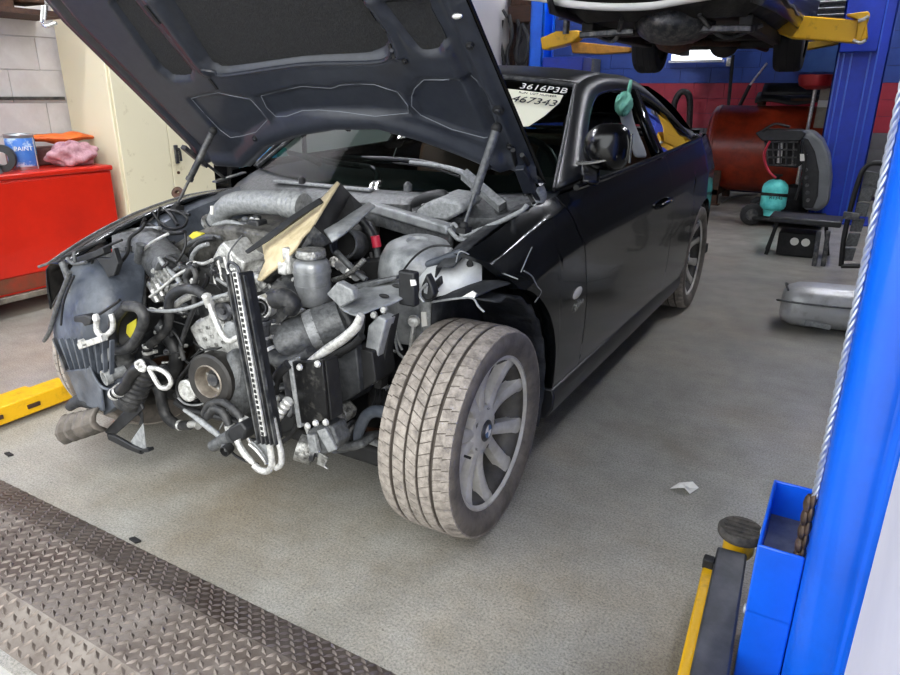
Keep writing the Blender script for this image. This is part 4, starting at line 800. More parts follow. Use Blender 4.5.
def make_wheel(loc, rot=0, flip=False):
    R, Rr = .322, .235
    OFF['_'] = V(0, 0, 0)
    w_ = rim_mb(Rr).build('wheel', M_rimin, at=(0, 0, 0)); w_.parent = car
    OFF[w_.name] = V(0, 0, 0)
    ty = tyre_mb(R, Rr, .238).build('tyre', [M_tyre, M_tyres, M_groove], w_, smooth=50)
    blocks_mb(R, .238).build('tread_lug', M_tyre, w_, smooth=0, kind='stuff')
    spokes_mb(Rr).build('rim_spokes', M_rim, w_, smooth=50)
    b = MB(); b.lathe([(Rr-.012, .092), (Rr-.004, .1015), (Rr+.005, .100), (Rr+.005, .092)], n=64, ax=(1, 0, 0)); b.build('rim_edge', M_rim, w_)
    b = MB(); b.lathe([(0, .074), (.028, .074), (.034, .07), (.035, .06)], n=32, ax=(1, 0, 0)); b.build('centre_cap', M_steel, w_)
    for q in range(4):
        b = MB(); b.lathe([(.0, .0752), (.021, .0752)], n=8, ax=(1, 0, 0), a0=q*math.pi/2, a1=(q+1)*math.pi/2); b.build('emblem_quarter', (mat('emblem_blue', '4c6c96', .4) if 'emblem_blue' not in MATS else MATS['emblem_blue']) if q % 2 else M_white, w_)
    for k in range(5):
        a = 2*math.pi*(k+.5)/5+math.radians(90); c = V(0, -math.sin(a)*.058, math.cos(a)*.058)
        b = MB(); b.lathe([(.012, .064), (.012, .06), (.008, .05), (0, .05)], c, (1, 0, 0), 12); b.cyl(c+V(.04, 0, 0), c+V(.064, 0, 0), .009, n=6); b.build('lug_bolt', M_dark, w_)
    b = MB(); b.lathe([(.06, .02), (.165, .02), (.165, 0), (.06, 0)], n=40, ax=(1, 0, 0)); b.build('brake_disc', M_steel, w_)
    a = .5; b = MB(); b.cyl(V(.085, -math.cos(a)*.2, math.sin(a)*.2*-1+.1), V(.105, -math.cos(a)*.195, .0), .004, n=6); b.build('valve_stem', M_dark, w_)
    w_.location = V(loc)-OFF[car.name]; w_.rotation_euler = (0, 0, rot)
    return w_
w0 = make_wheel((.752, 0, .325), math.radians(1))
for loc, rot in (((.757, 2.76, .325), 0), ((-.757, 2.76, .325), math.pi), ((-.74, -.02, .322), math.pi+math.radians(-1))):
    c = copy_tree(w0, car); c.location = V(loc)-OFF[car.name]; c.rotation_euler = (0, 0, rot)
# wheel arch liners
for s, a0, a1 in ((1, -25, 92), (-1, -20, 100)):
    b = MB(); rows = []
    for i in range(25):
        a = math.radians(lerp(a0, a1, i/24)); r = .388+.006*math.sin(i*2.1)
        rows.append([V(s*x, .02+r*math.cos(a)*1.0, .345+r*math.sin(a)) for x in (.56, .64, .72, .80, .838)])
    b.grid(rows); b.build('wheel_arch_liner', M_linerd, car, solid=.006)
b = MB(); rows = []
for i in range(9):
    a = math.radians(lerp(-20, 200, i/8)); rows.append([V(x, 2.76+.37*math.cos(a), .33+.37*math.sin(a)) for x in (.5, .7, .85)])
b.grid(rows); b.build('wheel_arch_liner', M_linerd, car, solid=.006)

# ---- raised hood ----
HA = math.radians(43); HO = V(0, .44, 1.005); HD = V(0, -math.cos(HA), math.sin(HA)); HN = V(0, math.sin(HA), math.cos(HA))
REAR = sorted([(-0.725,-0.129),(-0.544,-0.016),(-0.33,0.113),(-0.127,0.181),(0.086,0.224),(0.284,0.238),(0.438,0.193),(0.565,0.137),(0.657,0.089),(0.75,0.047),(0.793,0.015)])
REAR[0] = (-.79, .0); REAR[-1] = (.79, .0)
def hw(s): return interp(s, [(0, .79), (.75, .785), (.85, .76), (.95, .71), (1.05, .62), (1.15, .5)])
crown = lambda u: .04*(1-u*u)
POLY = [[(-0.225,0.787),(-0.284,0.554),(-0.27,0.523),(-0.221,0.509),(0.133,0.544),(0.393,0.55),(0.461,0.566),(0.503,0.6),(0.512,0.654),(0.489,0.75),(0.49,0.911),(0.022,0.964)],
 [(-0.448,0.81),(-0.518,0.536),(-0.499,0.489),(-0.412,0.488),(-0.371,0.52),(-0.359,0.74),(-0.348,0.821)],
 [(0.552,0.739),(0.584,0.6),(0.599,0.579),(0.648,0.584),(0.686,0.616),(0.683,0.709),(0.683,0.741)],
 [(-0.509,0.39),(-0.348,0.412),(-0.215,0.379),(-0.217,0.268),(-0.42,0.177),(-0.514,0.213)],
 [(-0.173,0.389),(0.056,0.436),(0.174,0.428),(0.225,0.445),(0.371,0.453),(0.437,0.42),(0.436,0.331),(0.149,0.324),(-0.028,0.319),(-0.18,0.285)],
 [(0.467,0.408),(0.546,0.479),(0.7,0.485),(0.722,0.403),(0.711,0.28),(0.664,0.242),(0.461,0.323)]]
DEP = [.020, .016, .016, .010, .010, .010]
NU, NV = 130, 110
us = np.linspace(-1, 1, NU); vs_ = np.linspace(0, 1, NV)
Ug, Vg = np.meshgrid(us, vs_)
rx = np.array([r[0] for r in REAR]); rs = np.array([r[1] for r in REAR])
hws = np.vectorize(hw)
Sg = Vg*1.1
for _ in range(3):
    Xg = Ug*hws(Sg); Sr = np.interp(Xg, rx, rs); Sf = 1.12-.12*np.abs(Ug)**3; Sg = Sr+(Sf-Sr)*Vg
Xg = Ug*hws(Sg)
def sdf(poly, X, S):
    n = len(poly); d = np.full(X.shape, 9.); ins = np.zeros(X.shape, bool)
    for i in range(n):
        (x0, y0), (x1, y1) = poly[i], poly[(i+1) % n]; ex, ey = x1-x0, y1-y0; L = ex*ex+ey*ey
        t = np.clip(((X-x0)*ex+(S-y0)*ey)/L, 0, 1); d = np.minimum(d, np.hypot(X-x0-t*ex, S-y0-t*ey))
        if abs(y1-y0) > 1e-9: ins ^= ((y0 > S) != (y1 > S)) & (X < (x1-x0)*(S-y0)/(y1-y0)+x0)
    return np.where(ins, -d, d)
sst = lambda a, b, x: (lambda t: t*t*(3-2*t))(np.clip((x-a)/(b-a), 0, 1))
off = -.030+.8*.04*(1-Ug**2)
for pl, dp in zip(POLY, DEP): off += (dp*1.5*sst(.022, -.014, sdf(pl, Xg, Sg)) if dp > .018 else dp*1.3*sst(.012, -.010, sdf(pl, Xg, Sg)))
dr = Sg-Sr; de = (1-np.abs(Ug))*hws(Sg)
off += .016*sst(.035, .0, dr)-.020*sst(.01, .04, dr)*sst(.115, .06, dr); off += .024*sst(.11, .085, de)-.012*sst(.065, .055, de)*sst(.02, .03, de)
off += .02*sst(.03, .0, Sf-Sg)
# shallow rib channels between the panels
for (x0, s0, x1, s1) in [(*[(-0.307,0.519),(-0.281,0.798)][0], *[(-0.307,0.519),(-0.281,0.798)][1]), (*[(0.511,0.579),(0.516,0.742)][0], *[(0.511,0.579),(0.516,0.742)][1])]:
    ex, es = x1-x0, s1-s0; t = np.clip(((Xg-x0)*ex+(Sg-s0)*es)/(ex*ex+es*es), 0, 1); d = np.hypot(Xg-x0-t*ex, Sg-s0-t*es); off -= .012*sst(.03, .012, d)
pts = [[HO+V(1, 0, 0)*float(Xg[i, j])+HD*float(Sg[i, j])+HN*float(off[i, j]) for j in range(NU)] for i in range(NV)]
b = MB(); b.grid([[HO+V(1, 0, 0)*float(Xg[i, j])+HD*float(Sg[i, j])+HN*float(.012+.04*(1-Ug[i, j]**2)) for j in range(0, NU, 3)] for i in range(0, NV, 1)][::3]+[]); hood = b.build('hood', M_paint, car, solid=.004)
b = MB(); b.grid(pts); b.build('hood_inner_frame', M_hoodp, hood, smooth=60)
def hpt(x, s, d): return HO+V(1, 0, 0)*x+HD*s+HN*d
def hoff(x, s):
    i = int(np.argmin((Xg-x)**2+(Sg-s)**2)); return float(off.flat[i])
def inset(poly, d):
    cx = sum(q[0] for q in poly)/len(poly); cy = sum(q[1] for q in poly)/len(poly); return [(q[0]+(cx-q[0])*d, q[1]+(cy-q[1])*d) for q in poly]
for pl, dp in zip(POLY[:3], DEP[:3]):
    q = [V(a, c, 0) for a, c in inset(pl, .05)]; q = smooth_curve(q+[q[0]], 3)[:-1]; o_ = min(hoff(x, s) for x, s in inset(pl, .3))-.004
    b = MB(); b.prism([hpt(p.x, p.y, o_+crown(p.x/.79)*.0) for p in q], HN*.004); b.build('insulation_pad', M_hoodpad, hood, smooth=0)
for pl in POLY[3:]:
    q = [V(a, c, 0) for a, c in inset(pl, .04)]; q = smooth_curve(q+[q[0]], 2); b = MB(); b.tube([hpt(p.x, p.y, hoff(p.x, p.y)-.002) for p in q], .0015, n=5, sub=1); b.build('sealant_bead', M_bead, hood)
q = [V(a, c, 0) for a, c in [(-0.3,0.536),(-0.273,0.509),(-0.228,0.495),(0.125,0.532),(0.386,0.539),(0.465,0.555),(0.512,0.6)]]; b = MB(); b.tube([hpt(p.x, p.y, hoff(p.x, p.y)-.003) for p in q], .006, n=6, sub=3); b.build('stamped_ridge', M_hoodp, hood)
for (x, s), r in zip([(-0.333,0.193),(-0.096,0.205),(0.116,0.23),(0.303,0.229),(0.751,0.368),(0.738,0.21),(0.75,0.6),(0.647,0.143),(0.511,0.647),(0.528,0.553)], (.012, .012, .012, .012, .017, .014, .011, .012, .009, .009)):
    o_ = hoff(x, s); b = MB(); b.lathe([(0, .010), (r*.5, .010), (r*.6, .006), (r, .005), (r, -.004)], hpt(x, s, o_), -HN, 16); b.build('rubber_plug', M_black, hood)
for (px) in ([(0.081,0.756),(0.083,0.697)], [(0.464,0.745),(0.471,0.662)], [(0.5,0.607),(0.508,0.572)], [(-0.297,0.792),(-0.304,0.726)], [(-0.317,0.483),(-0.321,0.436)]):
    (x0, s0), (x1, s1) = px; b = MB(); b.bar(hpt(x0, s0, hoff(x0, s0)-.001), hpt(x1, s1, hoff(x1, s1)-.001), .010, .006, HN); b.build('slot', M_dark, hood)
# latch hook, hinge brackets and gas struts
b = MB(); c = V((-0.827,-0.147,1.511)); b.tube([c+V(0, 0, .05), c+V(-.005, -.01, .0), c+V(.03, -.02, -.015), c+V(.06, 0, -.005)], .006, n=8); b.tube([c+V(.018, .0, .05), c+V(.014, -.01, .005)], .005, n=8); b.build('latch_hook', M_chrome, hood)
b = MB(); c = V((0.761,-0.096,1.463)); b.ell(c, (.016, .005, .008), 12, 6); b.build('hood_glint', M_chrome, hood)  # small bright steel bead set in place of a white glint
for s, tp, bt in ((1, (0.744,0.169,1.196), (0.68,0.098,0.92)), (-1, (-0.479,0.219,1.15), (-0.66,0.157,0.865))):
    tp, bt = V(tp), V(bt); md_ = tp.lerp(bt, .62)
    b = MB(); b.cyl(tp, md_, .0125); b.cyl(md_, md_+(bt-md_).normalized()*.012, .015); b.cyl(md_, bt, .0055, n=10); st_ = b.build('hood_strut', M_steel if s < 0 else M_dust, car)
    b = MB(); b.ell(tp, (.016, .016, .016), 12, 8); b.build('ball_joint', M_dark, st_); b = MB(); b.ell(bt, (.014, .014, .014), 12, 8); b.box(bt+V(0, 0, -.012), (.03, .04, .016)); b.build('ball_joint', M_dark, st_)
b = MB(); c = V((-0.902,0.36,0.871)); b.lathe([(.010, -.008), (.026, -.009), (.026, .009), (.010, .008)], c, (.3, -.8, .5), 20); b.tube([c, c+V(.01, 0, -.05), c+V(-.02, .0, -.09)], .014); b.build('strut_mount', M_rust, car)
for s in (1, -1):
    b = MB(); o_ = hpt(s*.755, .16, -.035); b.prism([hpt(s*.775, .02, -.02), hpt(s*.735, .02, -.03), hpt(s*.745, .15, -.035), hpt(s*.775, .15, -.03)], HN*-.02); b.bar(hpt(s*.757, .06, -.03), V(s*.757, .50, .93), .018, .008); b.bar(V(s*.757, .44, .92), V(s*.757, .62, .945), .03, .008); b.build('hood_hinge', M_hoodp if s > 0 else M_steel, car, bevel=.003)
b = MB(); b.tube([(0.761,0.246,1.131), (0.734,0.33,1.08), (0.728,0.4,1.033), (0.741,0.4,0.977)], .007); b.tube([(0.784,0.261,1.117), (0.755,0.4,1.053), (0.738,0.42,0.993), (0.77,0.4,0.956)], .007); b.build('washer_hose', M_wire, car)
b = MB(); b.tube([(0.748,0.48,0.997), (0.756,0.48,0.968), (0.744,0.48,0.934)], [.02, .024, .018]); b.build('hinge_cover', M_dustl, car)


# =====================  ENGINE BAY  =====================
PXM = .0033
eb = MB(); eb.prism([(-.26, -.16, .36), (.20, -.16, .36), (.26, -.16, .52), (.20, -.16, .70), (-.20, -.16, .76), (-.30, -.16, .60)], (0, .72, 0))
eb.bb((-.20, -.10, .22), (.16, .40, .38)); eng = eb.build('engine_block', mat('dark_engine_casting', '3a3a39', .55, .5, '191919', 12, (.4, .65), bump=.4), car, bevel=.02)
def hose(name, pts, r, m, parent=None, n=10, sub=5):
    rr = [x*PXM for x in r] if isinstance(r, (list, tuple)) else r*PXM
    b = MB(); b.tube(pts, rr, n=n, sub=sub); return b.build(name, m, parent or eng, smooth=60)
def clamp(p, d, r, m=None, w=.011, parent=None, name='hose_clamp'):
    b = MB(); d = V(d).normalized(); b.lathe([(r, -w/2), (r+.0025, -w/2+.001), (r+.0025, w/2-.001), (r, w/2)], p, d, 20); p = V(p); q = d.orthogonal().normalized(); b.box(p+q*(r+.005), (.012, .012, .009)); return b.build(name, m or M_alub, parent or eng)
def ribbed(name, a, b2, r, n, m, parent=None, r2=None, amp=.12):
    a, b2 = V(a), V(b2); L = (b2-a).length; pr = [(0, 0)]
    for k in range(n*4+1):
        u = k/(n*4); pr.append((lerp(r, r2 or r, u)*(1+amp*(1 if k % 4 in (1, 2) else -.4)), u*L))
    pr.append((0, L)); t = MB(); t.lathe(pr, a, b2-a, 24); return t.build(name, m, parent or eng, smooth=35)
def plate(name, pts, d, m, parent=None, bev=.003): b = MB(); b.prism(pts, d); return b.build(name, m, parent or eng, bevel=bev)
def disc(name, c, ax, prof, m, parent=None, n=32): b = MB(); b.lathe(prof, c, ax, n); return b.build(name, m, parent or eng, smooth=35)
# --- firewall, cowl, inner fenders, rails ---
b = MB(); b.prism([(-.74, .60, .22), (.74, .60, .22), (.74, .56, .88), (-.74, .56, .88)], (0, .03, 0)); b.build('firewall', M_dark, car)
b = MB(); b.grid([[V(x*.74, y-.16*(1-x*x), z-.015*(1-x*x)) for x in [k/9-1 for k in range(19)]] for y, z in ((.70, .955), (.64, .935), (.585, .915), (.56, .905), (.53, .885), (.525, .84))]); cowl = b.build('cowl_panel', M_dust, car, solid=.006)
for s in (1, -1):
    b = MB(); zz = .0 if s > 0 else -.03
    b.grid([[V(s*.70, y, z+zz), V(s*.645, y, z-.01+zz), V(s*.63, y, z-.12+zz), V(s*.62, y, .5)] for y, z in ((.58, .93), (.45, .915), (.3, .895), (.12, .86), (.0, .82))]); b.build('inner_fender', M_linerd if s > 0 else M_liner, car, solid=.006)
    b = MB(); b.bar((s*.40, -.34, .47), (s*.42, .55, .45), .09, .13); b.build('chassis_leg', M_linerd, car, bevel=.01)
b = MB(); b.bar((-.58, -.05, .20), (.58, -.05, .20), .16, .07); b.bar((-.55, .30, .22), (.55, .30, .22), .12, .06); b.build('subframe', M_dark, car, bevel=.015)
plate('splash_shield', [(-.45, -.2, .26), (.45, -.2, .26), (.5, .6, .3), (-.5, .6, .3)], (0, 0, .01), M_dark, car)
# strut tower, bulkhead brace bars
c = V((0.496,0.13,0.801)); tw = disc('strut_tower', (c.x, c.y, c.z), (.05, -.15, 1), [(.135, -.25), (.132, -.05), (.122, .0), (.10, .035), (.07, .05), (.035, .054), (.03, .045), (0, .045)], M_strut, car, 40)
hose('tower_cable', [(0.5,0,0.746),(0.545,0,0.808),(0.588,0,0.849),(0.636,0,0.873),(0.696,0,0.879)], 1.0, M_wire, tw)
b = MB(); b.bar((0.12,0.4,0.89), (0.522,0.3,0.86), .05, .035); b.build('bulkhead_brace', M_strut, car, bevel=.008)
b = MB(); b.bar((0.146,0.4,0.847), (0.523,0.3,0.823), .02, .05); b.build('brace_flange', M_dust, car, bevel=.005)
b = MB(); b.tube([(0.522,0.28,0.866),(0.545,0.28,0.845),(0.568,0.28,0.835),(0.632,0.28,0.841)], .008); b.tube([(0.546,0.3,0.835),(0.681,0.3,0.895),(0.767,0.3,0.941),(0.79,0.3,0.964)], .008); b.tube([(0.511,0.3,0.855),(0.53,0.3,0.881),(0.561,0.3,0.844)], .006); b.build('fender_brace_bar', M_dustl, car)
b = MB(); b.bar((-0.907,0.42,0.811), (-0.249,0.42,0.896), .04, .03); b.build('bulkhead_brace', M_dust, car, bevel=.006)
# far strut tower
c = V((-0.829,0.15,0.741)); disc('strut_tower', (c.x, c.y, c.z-.08), (0, 0, 1), [(.16, -.2), (.14, .0), (.12, .05), (.04, .06), (0, .06)], M_dust, car)
b = MB()
for k in range(7): b.tube([(-0.853,0.1,0.734), (-0.758,0.1,0.824) if k % 2 else (-0.722,0.05,0.795), (-0.688,0.12,0.848), (-0.597,0.1,0.8) if k < 4 else (-0.582,0.15,0.833)], .005+.001*(k % 3), n=6)
b.build('wiring_bundle', M_wire, car)
for pl, r, m in (([(-0.653,0,0.836),(-0.692,0,0.794),(-0.764,0,0.74),(-0.81,0,0.703)], 2, M_wire), ([(-0.669,0.05,0.851),(-0.635,0.05,0.815),(-0.57,0.05,0.795),(-0.499,0.05,0.813),(-0.477,0.05,0.845),(-0.512,0.05,0.864)], 1.6, M_wire), ([(-0.623,0.05,0.874),(-0.645,0.05,0.826),(-0.623,0.05,0.789),(-0.554,0.05,0.789)], 1.5, M_wire), ([(-0.739,0.02,0.81),(-0.646,0.02,0.804),(-0.557,0.02,0.785),(-0.46,0.02,0.799)], 2.4, M_rubberd), ([(-0.934,-0.02,0.705),(-0.858,-0.02,0.749),(-0.778,-0.02,0.773),(-0.658,-0.02,0.797),(-0.546,-0.02,0.812)], 2.2, M_dustl)): hose('wiring_loom', pl, r, m, car)
# cabin filter box and wiper gear
plate('filter_box', [(0.333,0.36,0.895),(0.375,0.36,0.926),(0.439,0.36,0.949),(0.518,0.36,0.945),(0.534,0.36,0.912),(0.464,0.36,0.872),(0.366,0.36,0.87)], (0, .14, .02), M_dustl, cowl, .012)
hose('filter_duct', [(0.276,0.44,0.886),(0.289,0.44,0.917),(0.341,0.44,0.938),(0.4,0.44,0.95),(0.42,0.44,0.937)], [4, 5, 6, 6, 5], M_black, cowl)
plate('filter_label', [(0.024,0.405,0.9),(0.286,0.405,0.91),(0.29,0.405,0.882),(0.022,0.405,0.877)], (0, .01, 0), M_blackd, cowl, .002)
ribbed('corrugated_duct', (0.303,0.5,0.917), (0.381,0.5,0.923), .025, 5, M_rubberd, cowl)
for k, (ax_, pts, piv) in enumerate((("near", [(0.599,0.5,0.93),(0.547,0.5,0.971),(0.487,0.5,1.009),(0.446,0.5,1.03),(0.43,0.5,1.012)], (0.604,0.49,0.925)), ("far", [(-0.02,0.62,0.942),(-0.008,0.62,0.986),(-0.037,0.62,1.012),(-0.138,0.62,1.019),(-0.252,0.62,1.033)], (-0.005,0.6,0.937)))):
    wa = MB(); q = [V(x) for x in pts]
    if k == 0: wa.bar((0.627,0.46,0.924), (0.454,0.5,1.02), .03, .034, (.3, -.6, .8)); wa.tube([V((0.604,0.49,0.925)), V((0.527,0.5,0.98)), V((0.439,0.52,1.021)), V((0.325,0.55,1.037)), V((0.173,0.58,1.041))], [.016, .015, .011, .008, .007]); 
    else: wa.tube([V((-0.005,0.6,0.933)), V((0.001,0.6,0.985)), V((-0.047,0.62,1.008)), V((-0.206,0.66,1.012)), V((-0.364,0.7,1.022))], [.014, .012, .010, .008, .006])
    w_ = wa.build('wiper_arm', M_dustl if k == 0 else M_steel, car)
    wb_ = MB()
    if k == 0: wb_.tube([(0.422,0.55,1.018), (0.263,0.58,1.042), (0.076,0.62,1.045), (-0.248,0.68,1.033)], .008); wb_.tube([(0.404,0.56,1.001), (0.257,0.59,1.026), (0.069,0.63,1.028), (-0.23,0.69,1.017)], .004)
    else: wb_.tube([(-0.118,0.66,1), (-0.293,0.7,1), (-0.467,0.74,1.014), (-0.652,0.8,1.028)], .009); wb_.tube([(-0.377,0.7,0.996), (-0.478,0.72,1.019), (-0.622,0.78,1.026)], .012)
    wb_.build('wiper_blade', M_black, w_)
    disc('wiper_pivot', piv, (0, -.5, 1), [(.024, -.02), (.026, .012), (.018, .022), (.008, .03), (0, .03)], M_dust if k == 0 else M_black, w_, 20)
b = MB(); b.bar((-0.476,0.52,0.934), (0.049,0.5,0.936), .03, .012); b.build('cowl_grille', M_dustl, cowl, bevel=.004)
for px in ("300,183", "432,188"): pass
disc('washer_jet', (-0.306,0.5,0.947), (0, 0, 1), [(.014, -.01), (.014, .012), (.006, .02), (0, .02)], M_black, cowl, 14); disc('washer_jet', (0.235,0.47,0.956), (0, 0, 1), [(.016, -.01), (.016, .016), (.006, .026), (0, .026)], M_dust, cowl, 14)
# --- left-hand (far) corner: liner with vanes ---
b = MB(); rows = [[(-0.572,-0.36,0.741),(-0.555,-0.28,0.762),(-0.527,-0.2,0.765),(-0.48,-0.14,0.752)], [(-0.655,-0.37,0.641),(-0.461,-0.38,0.712),(-0.389,-0.32,0.722),(-0.365,-0.24,0.673)], [(-0.765,-0.37,0.483),(-0.471,-0.43,0.559),(-0.374,-0.39,0.551),(-0.368,-0.3,0.489)], [(-0.755,-0.37,0.4),(-0.503,-0.42,0.465),(-0.382,-0.4,0.461),(-0.393,-0.31,0.414)], [(-0.743,-0.365,0.306),(-0.519,-0.41,0.385),(-0.439,-0.39,0.38),(-0.442,-0.32,0.332)], [(-0.712,-0.36,0.19),(-0.523,-0.41,0.247),(-0.439,-0.4,0.241),(-0.446,-0.34,0.246)]]
b.grid([smooth_curve(r, 3) for r in rows]); ln = b.build('wheel_house_liner', M_liner, car, solid=.005, sub=1, smooth=179)
for k in range(9):
    x0, x1 = 54+7*k, 65+5.6*k; yk = 338-.3*k
    a0 = V((-0.65,-0.425,0.482)).lerp(V((-0.261,-0.46,0.558)), k/8); a1 = V((-0.608,-0.425,0.371)).lerp(V((-0.292,-0.46,0.437)), k/8)
    b = MB(); b.bar(a0, a1, .006, .016, (0, -1, .2)); b.build('vane', M_liner if k else M_steel, ln, bevel=.002)
plate('lower_duct_panel', [(-0.57,-0.45,0.385),(-0.424,-0.45,0.426),(-0.39,-0.45,0.355),(-0.396,-0.45,0.273),(-0.524,-0.45,0.271)], (0, .012, 0), M_liner, ln, .004)
plate('duct_side_panel', [(-0.427,-0.42,0.342),(-0.314,-0.42,0.368),(-0.334,-0.42,0.309),(-0.451,-0.42,0.231)], (0, .05, 0), M_liner, ln, .004)
hose('duct_rib', [(-0.414,-0.455,0.437),(-0.394,-0.455,0.392),(-0.357,-0.455,0.371),(-0.282,-0.455,0.381)], 1.6, M_liner, ln)
hose('liner_edge', [(-0.54,-0.39,0.724),(-0.648,-0.39,0.597),(-0.73,-0.39,0.487),(-0.784,-0.39,0.435)], [2.4, 2.6, 2.4, 2], M_dust, ln); hose('liner_cord', [(-0.47,-0.42,0.727),(-0.553,-0.42,0.633),(-0.6,-0.42,0.537)], 1.2, M_black, ln)
plate('liner_connector', [(-0.432,-0.47,0.608),(-0.369,-0.47,0.625),(-0.336,-0.47,0.617),(-0.347,-0.47,0.596),(-0.38,-0.47,0.586),(-0.388,-0.47,0.595),(-0.432,-0.47,0.591)], (0, .03, 0), M_black, ln); hose('connector_lead', [(-0.375,-0.45,0.602),(-0.316,-0.45,0.632),(-0.247,-0.45,0.669),(-0.202,-0.45,0.695)], 1.4, M_wire, ln)
b = MB(); b.prism([(-0.657,-0.34,0.734),(-0.421,-0.34,0.809),(-0.416,-0.34,0.79),(-0.596,-0.34,0.727)], (0, .03, 0)); b.build('headlamp_carrier', M_black, car, bevel=.003)
b = MB(); b.tube([(-0.611,-0.37,0.745),(-0.598,-0.37,0.712),(-0.588,-0.37,0.672),(-0.585,-0.37,0.644)], .012); b.tube([(-0.577,-0.37,0.763),(-0.543,-0.37,0.747),(-0.473,-0.37,0.762)], .006); b.tube([(-0.531,-0.37,0.789),(-0.535,-0.37,0.755)], .006); b.build('carrier_bracket', M_dust, car)
hose('carrier_tube', [(-0.729,-0.3,0.731),(-0.586,-0.3,0.783),(-0.466,-0.3,0.824)], 2, M_dark, car)
plate('headlamp_bracket', [(-0.533,-0.3,0.776),(-0.461,-0.3,0.801),(-0.445,-0.3,0.779),(-0.449,-0.3,0.765),(-0.527,-0.3,0.755)], (0, .01, 0), M_dustl, car)
plate('spike_bracket', [(-0.463,-0.34,0.771),(-0.387,-0.34,0.78),(-0.363,-0.34,0.816),(-0.35,-0.34,0.765),(-0.382,-0.34,0.721),(-0.416,-0.34,0.71),(-0.434,-0.34,0.741)], (0, .02, 0), M_black, car)
hose('headlamp_lead', [(-0.339,-0.32,0.841),(-0.418,-0.32,0.813),(-0.489,-0.32,0.784),(-0.521,-0.32,0.746),(-0.522,-0.32,0.705),(-0.479,-0.32,0.662),(-0.41,-0.32,0.637)], 1.3, M_wire, car); hose('wing_lead', [(-0.234,-0.3,0.905),(-0.269,-0.3,0.877),(-0.326,-0.3,0.845),(-0.348,-0.3,0.797),(-0.4,-0.3,0.751),(-0.471,-0.3,0.7),(-0.49,-0.3,0.648),(-0.467,-0.3,0.609),(-0.428,-0.3,0.636)], 1.7, M_wire, car)
b = MB(); rows = [[(-0.632,-0.16,0.796),(-0.623,-0.1,0.802),(-0.551,-0.08,0.791)], [(-0.584,-0.2,0.758),(-0.544,-0.16,0.741),(-0.485,-0.14,0.729)], [(-0.479,-0.26,0.704),(-0.475,-0.22,0.682),(-0.423,-0.2,0.649)], [(-0.399,-0.3,0.627),(-0.4,-0.27,0.619),(-0.386,-0.24,0.577)]]
b.grid([smooth_curve(r, 4) for r in rows]); b.build('inner_wing_panel', M_dust, car, solid=.006, smooth=179)
b = MB(); b.tube([(-0.319,-0.46,0.621),(-0.331,-0.46,0.579),(-0.31,-0.46,0.563),(-0.288,-0.46,0.567)], .010); b.tube([(-0.259,-0.45,0.641),(-0.256,-0.45,0.616),(-0.268,-0.45,0.587),(-0.316,-0.45,0.555)], .009); b.bar((-0.418,-0.47,0.512), (-0.284,-0.47,0.564), .022, .02); b.build('silver_bracket', M_alub, ln, bevel=.002)
for px in ("84,341", ): pass
disc('bracket_eye', (-0.295,-0.475,0.629), (0, -1, .2), [(0, .008), (.012, .008), (.014, 0), (0, 0)], M_alub, ln, 16); disc('bracket_stud', (-0.379,-0.48,0.536), (0, -1, 0), [(.012, 0), (.012, .014), (0, .014)], M_alub, ln, 12)
# air intake elbow with the yellow tag
c = V((-0.229,-0.42,0.599)); b = MB(); n_ = V(.35, -.9, .15).normalized()
ring = [(-0.222,-0.42,0.665), (-0.165,-0.42,0.668), (-0.143,-0.42,0.639), (-0.18,-0.42,0.581), (-0.236,-0.42,0.527), (-0.296,-0.42,0.505), (-0.319,-0.42,0.535), (-0.291,-0.42,0.608)]
q = smooth_curve([V(x) for x in ring]+[V(ring[0])], 4); b.tube(q, .017, n=10, sub=1); el_ = b.build('intake_elbow_mouth', M_rubber, eng)
b = MB(); cc2 = sum((V(x) for x in ring), V(0, 0, 0))/8; b.grid([[p.lerp(cc2, k*.22)+V(0, .10*k*.33, 0) for k in range(4)] for p in q]); b.build('intake_elbow_bore', M_dark, el_)
plate('yellow_tag', [(-0.286,-0.385,0.582),(-0.235,-0.385,0.611),(-0.242,-0.385,0.579),(-0.281,-0.385,0.538),(-0.298,-0.385,0.552)], (0, .004, 0), M_yelp, el_, 0)
hose('intake_elbow', [(-0.343,-0.36,0.491),(-0.368,-0.36,0.45),(-0.355,-0.36,0.417),(-0.316,-0.36,0.403)], [11, 10, 9, 8], M_blackd, eng); clamp((-0.359,-0.37,0.473), V((-0.345,-0.37,0.444))-V((-0.358,-0.37,0.477)), .036)
disc('fitting_mouth', (-0.337,-0.44,0.413), V(-.2, -1, -.1), [(.018, 0), (.026, .0), (.026, .02), (.018, .02), (.018, -.05)], M_dustl, eng, 24)
plate('pale_tab', [(-0.374,-0.43,0.486),(-0.313,-0.43,0.522),(-0.336,-0.43,0.473),(-0.371,-0.43,0.438),(-0.404,-0.43,0.452)], (0, .006, 0), M_dustl, eng); plate('liner_flap', [(-0.385,-0.4,0.366),(-0.339,-0.4,0.405),(-0.328,-0.4,0.386),(-0.382,-0.4,0.337)], (0, .01, 0), M_liner, eng)
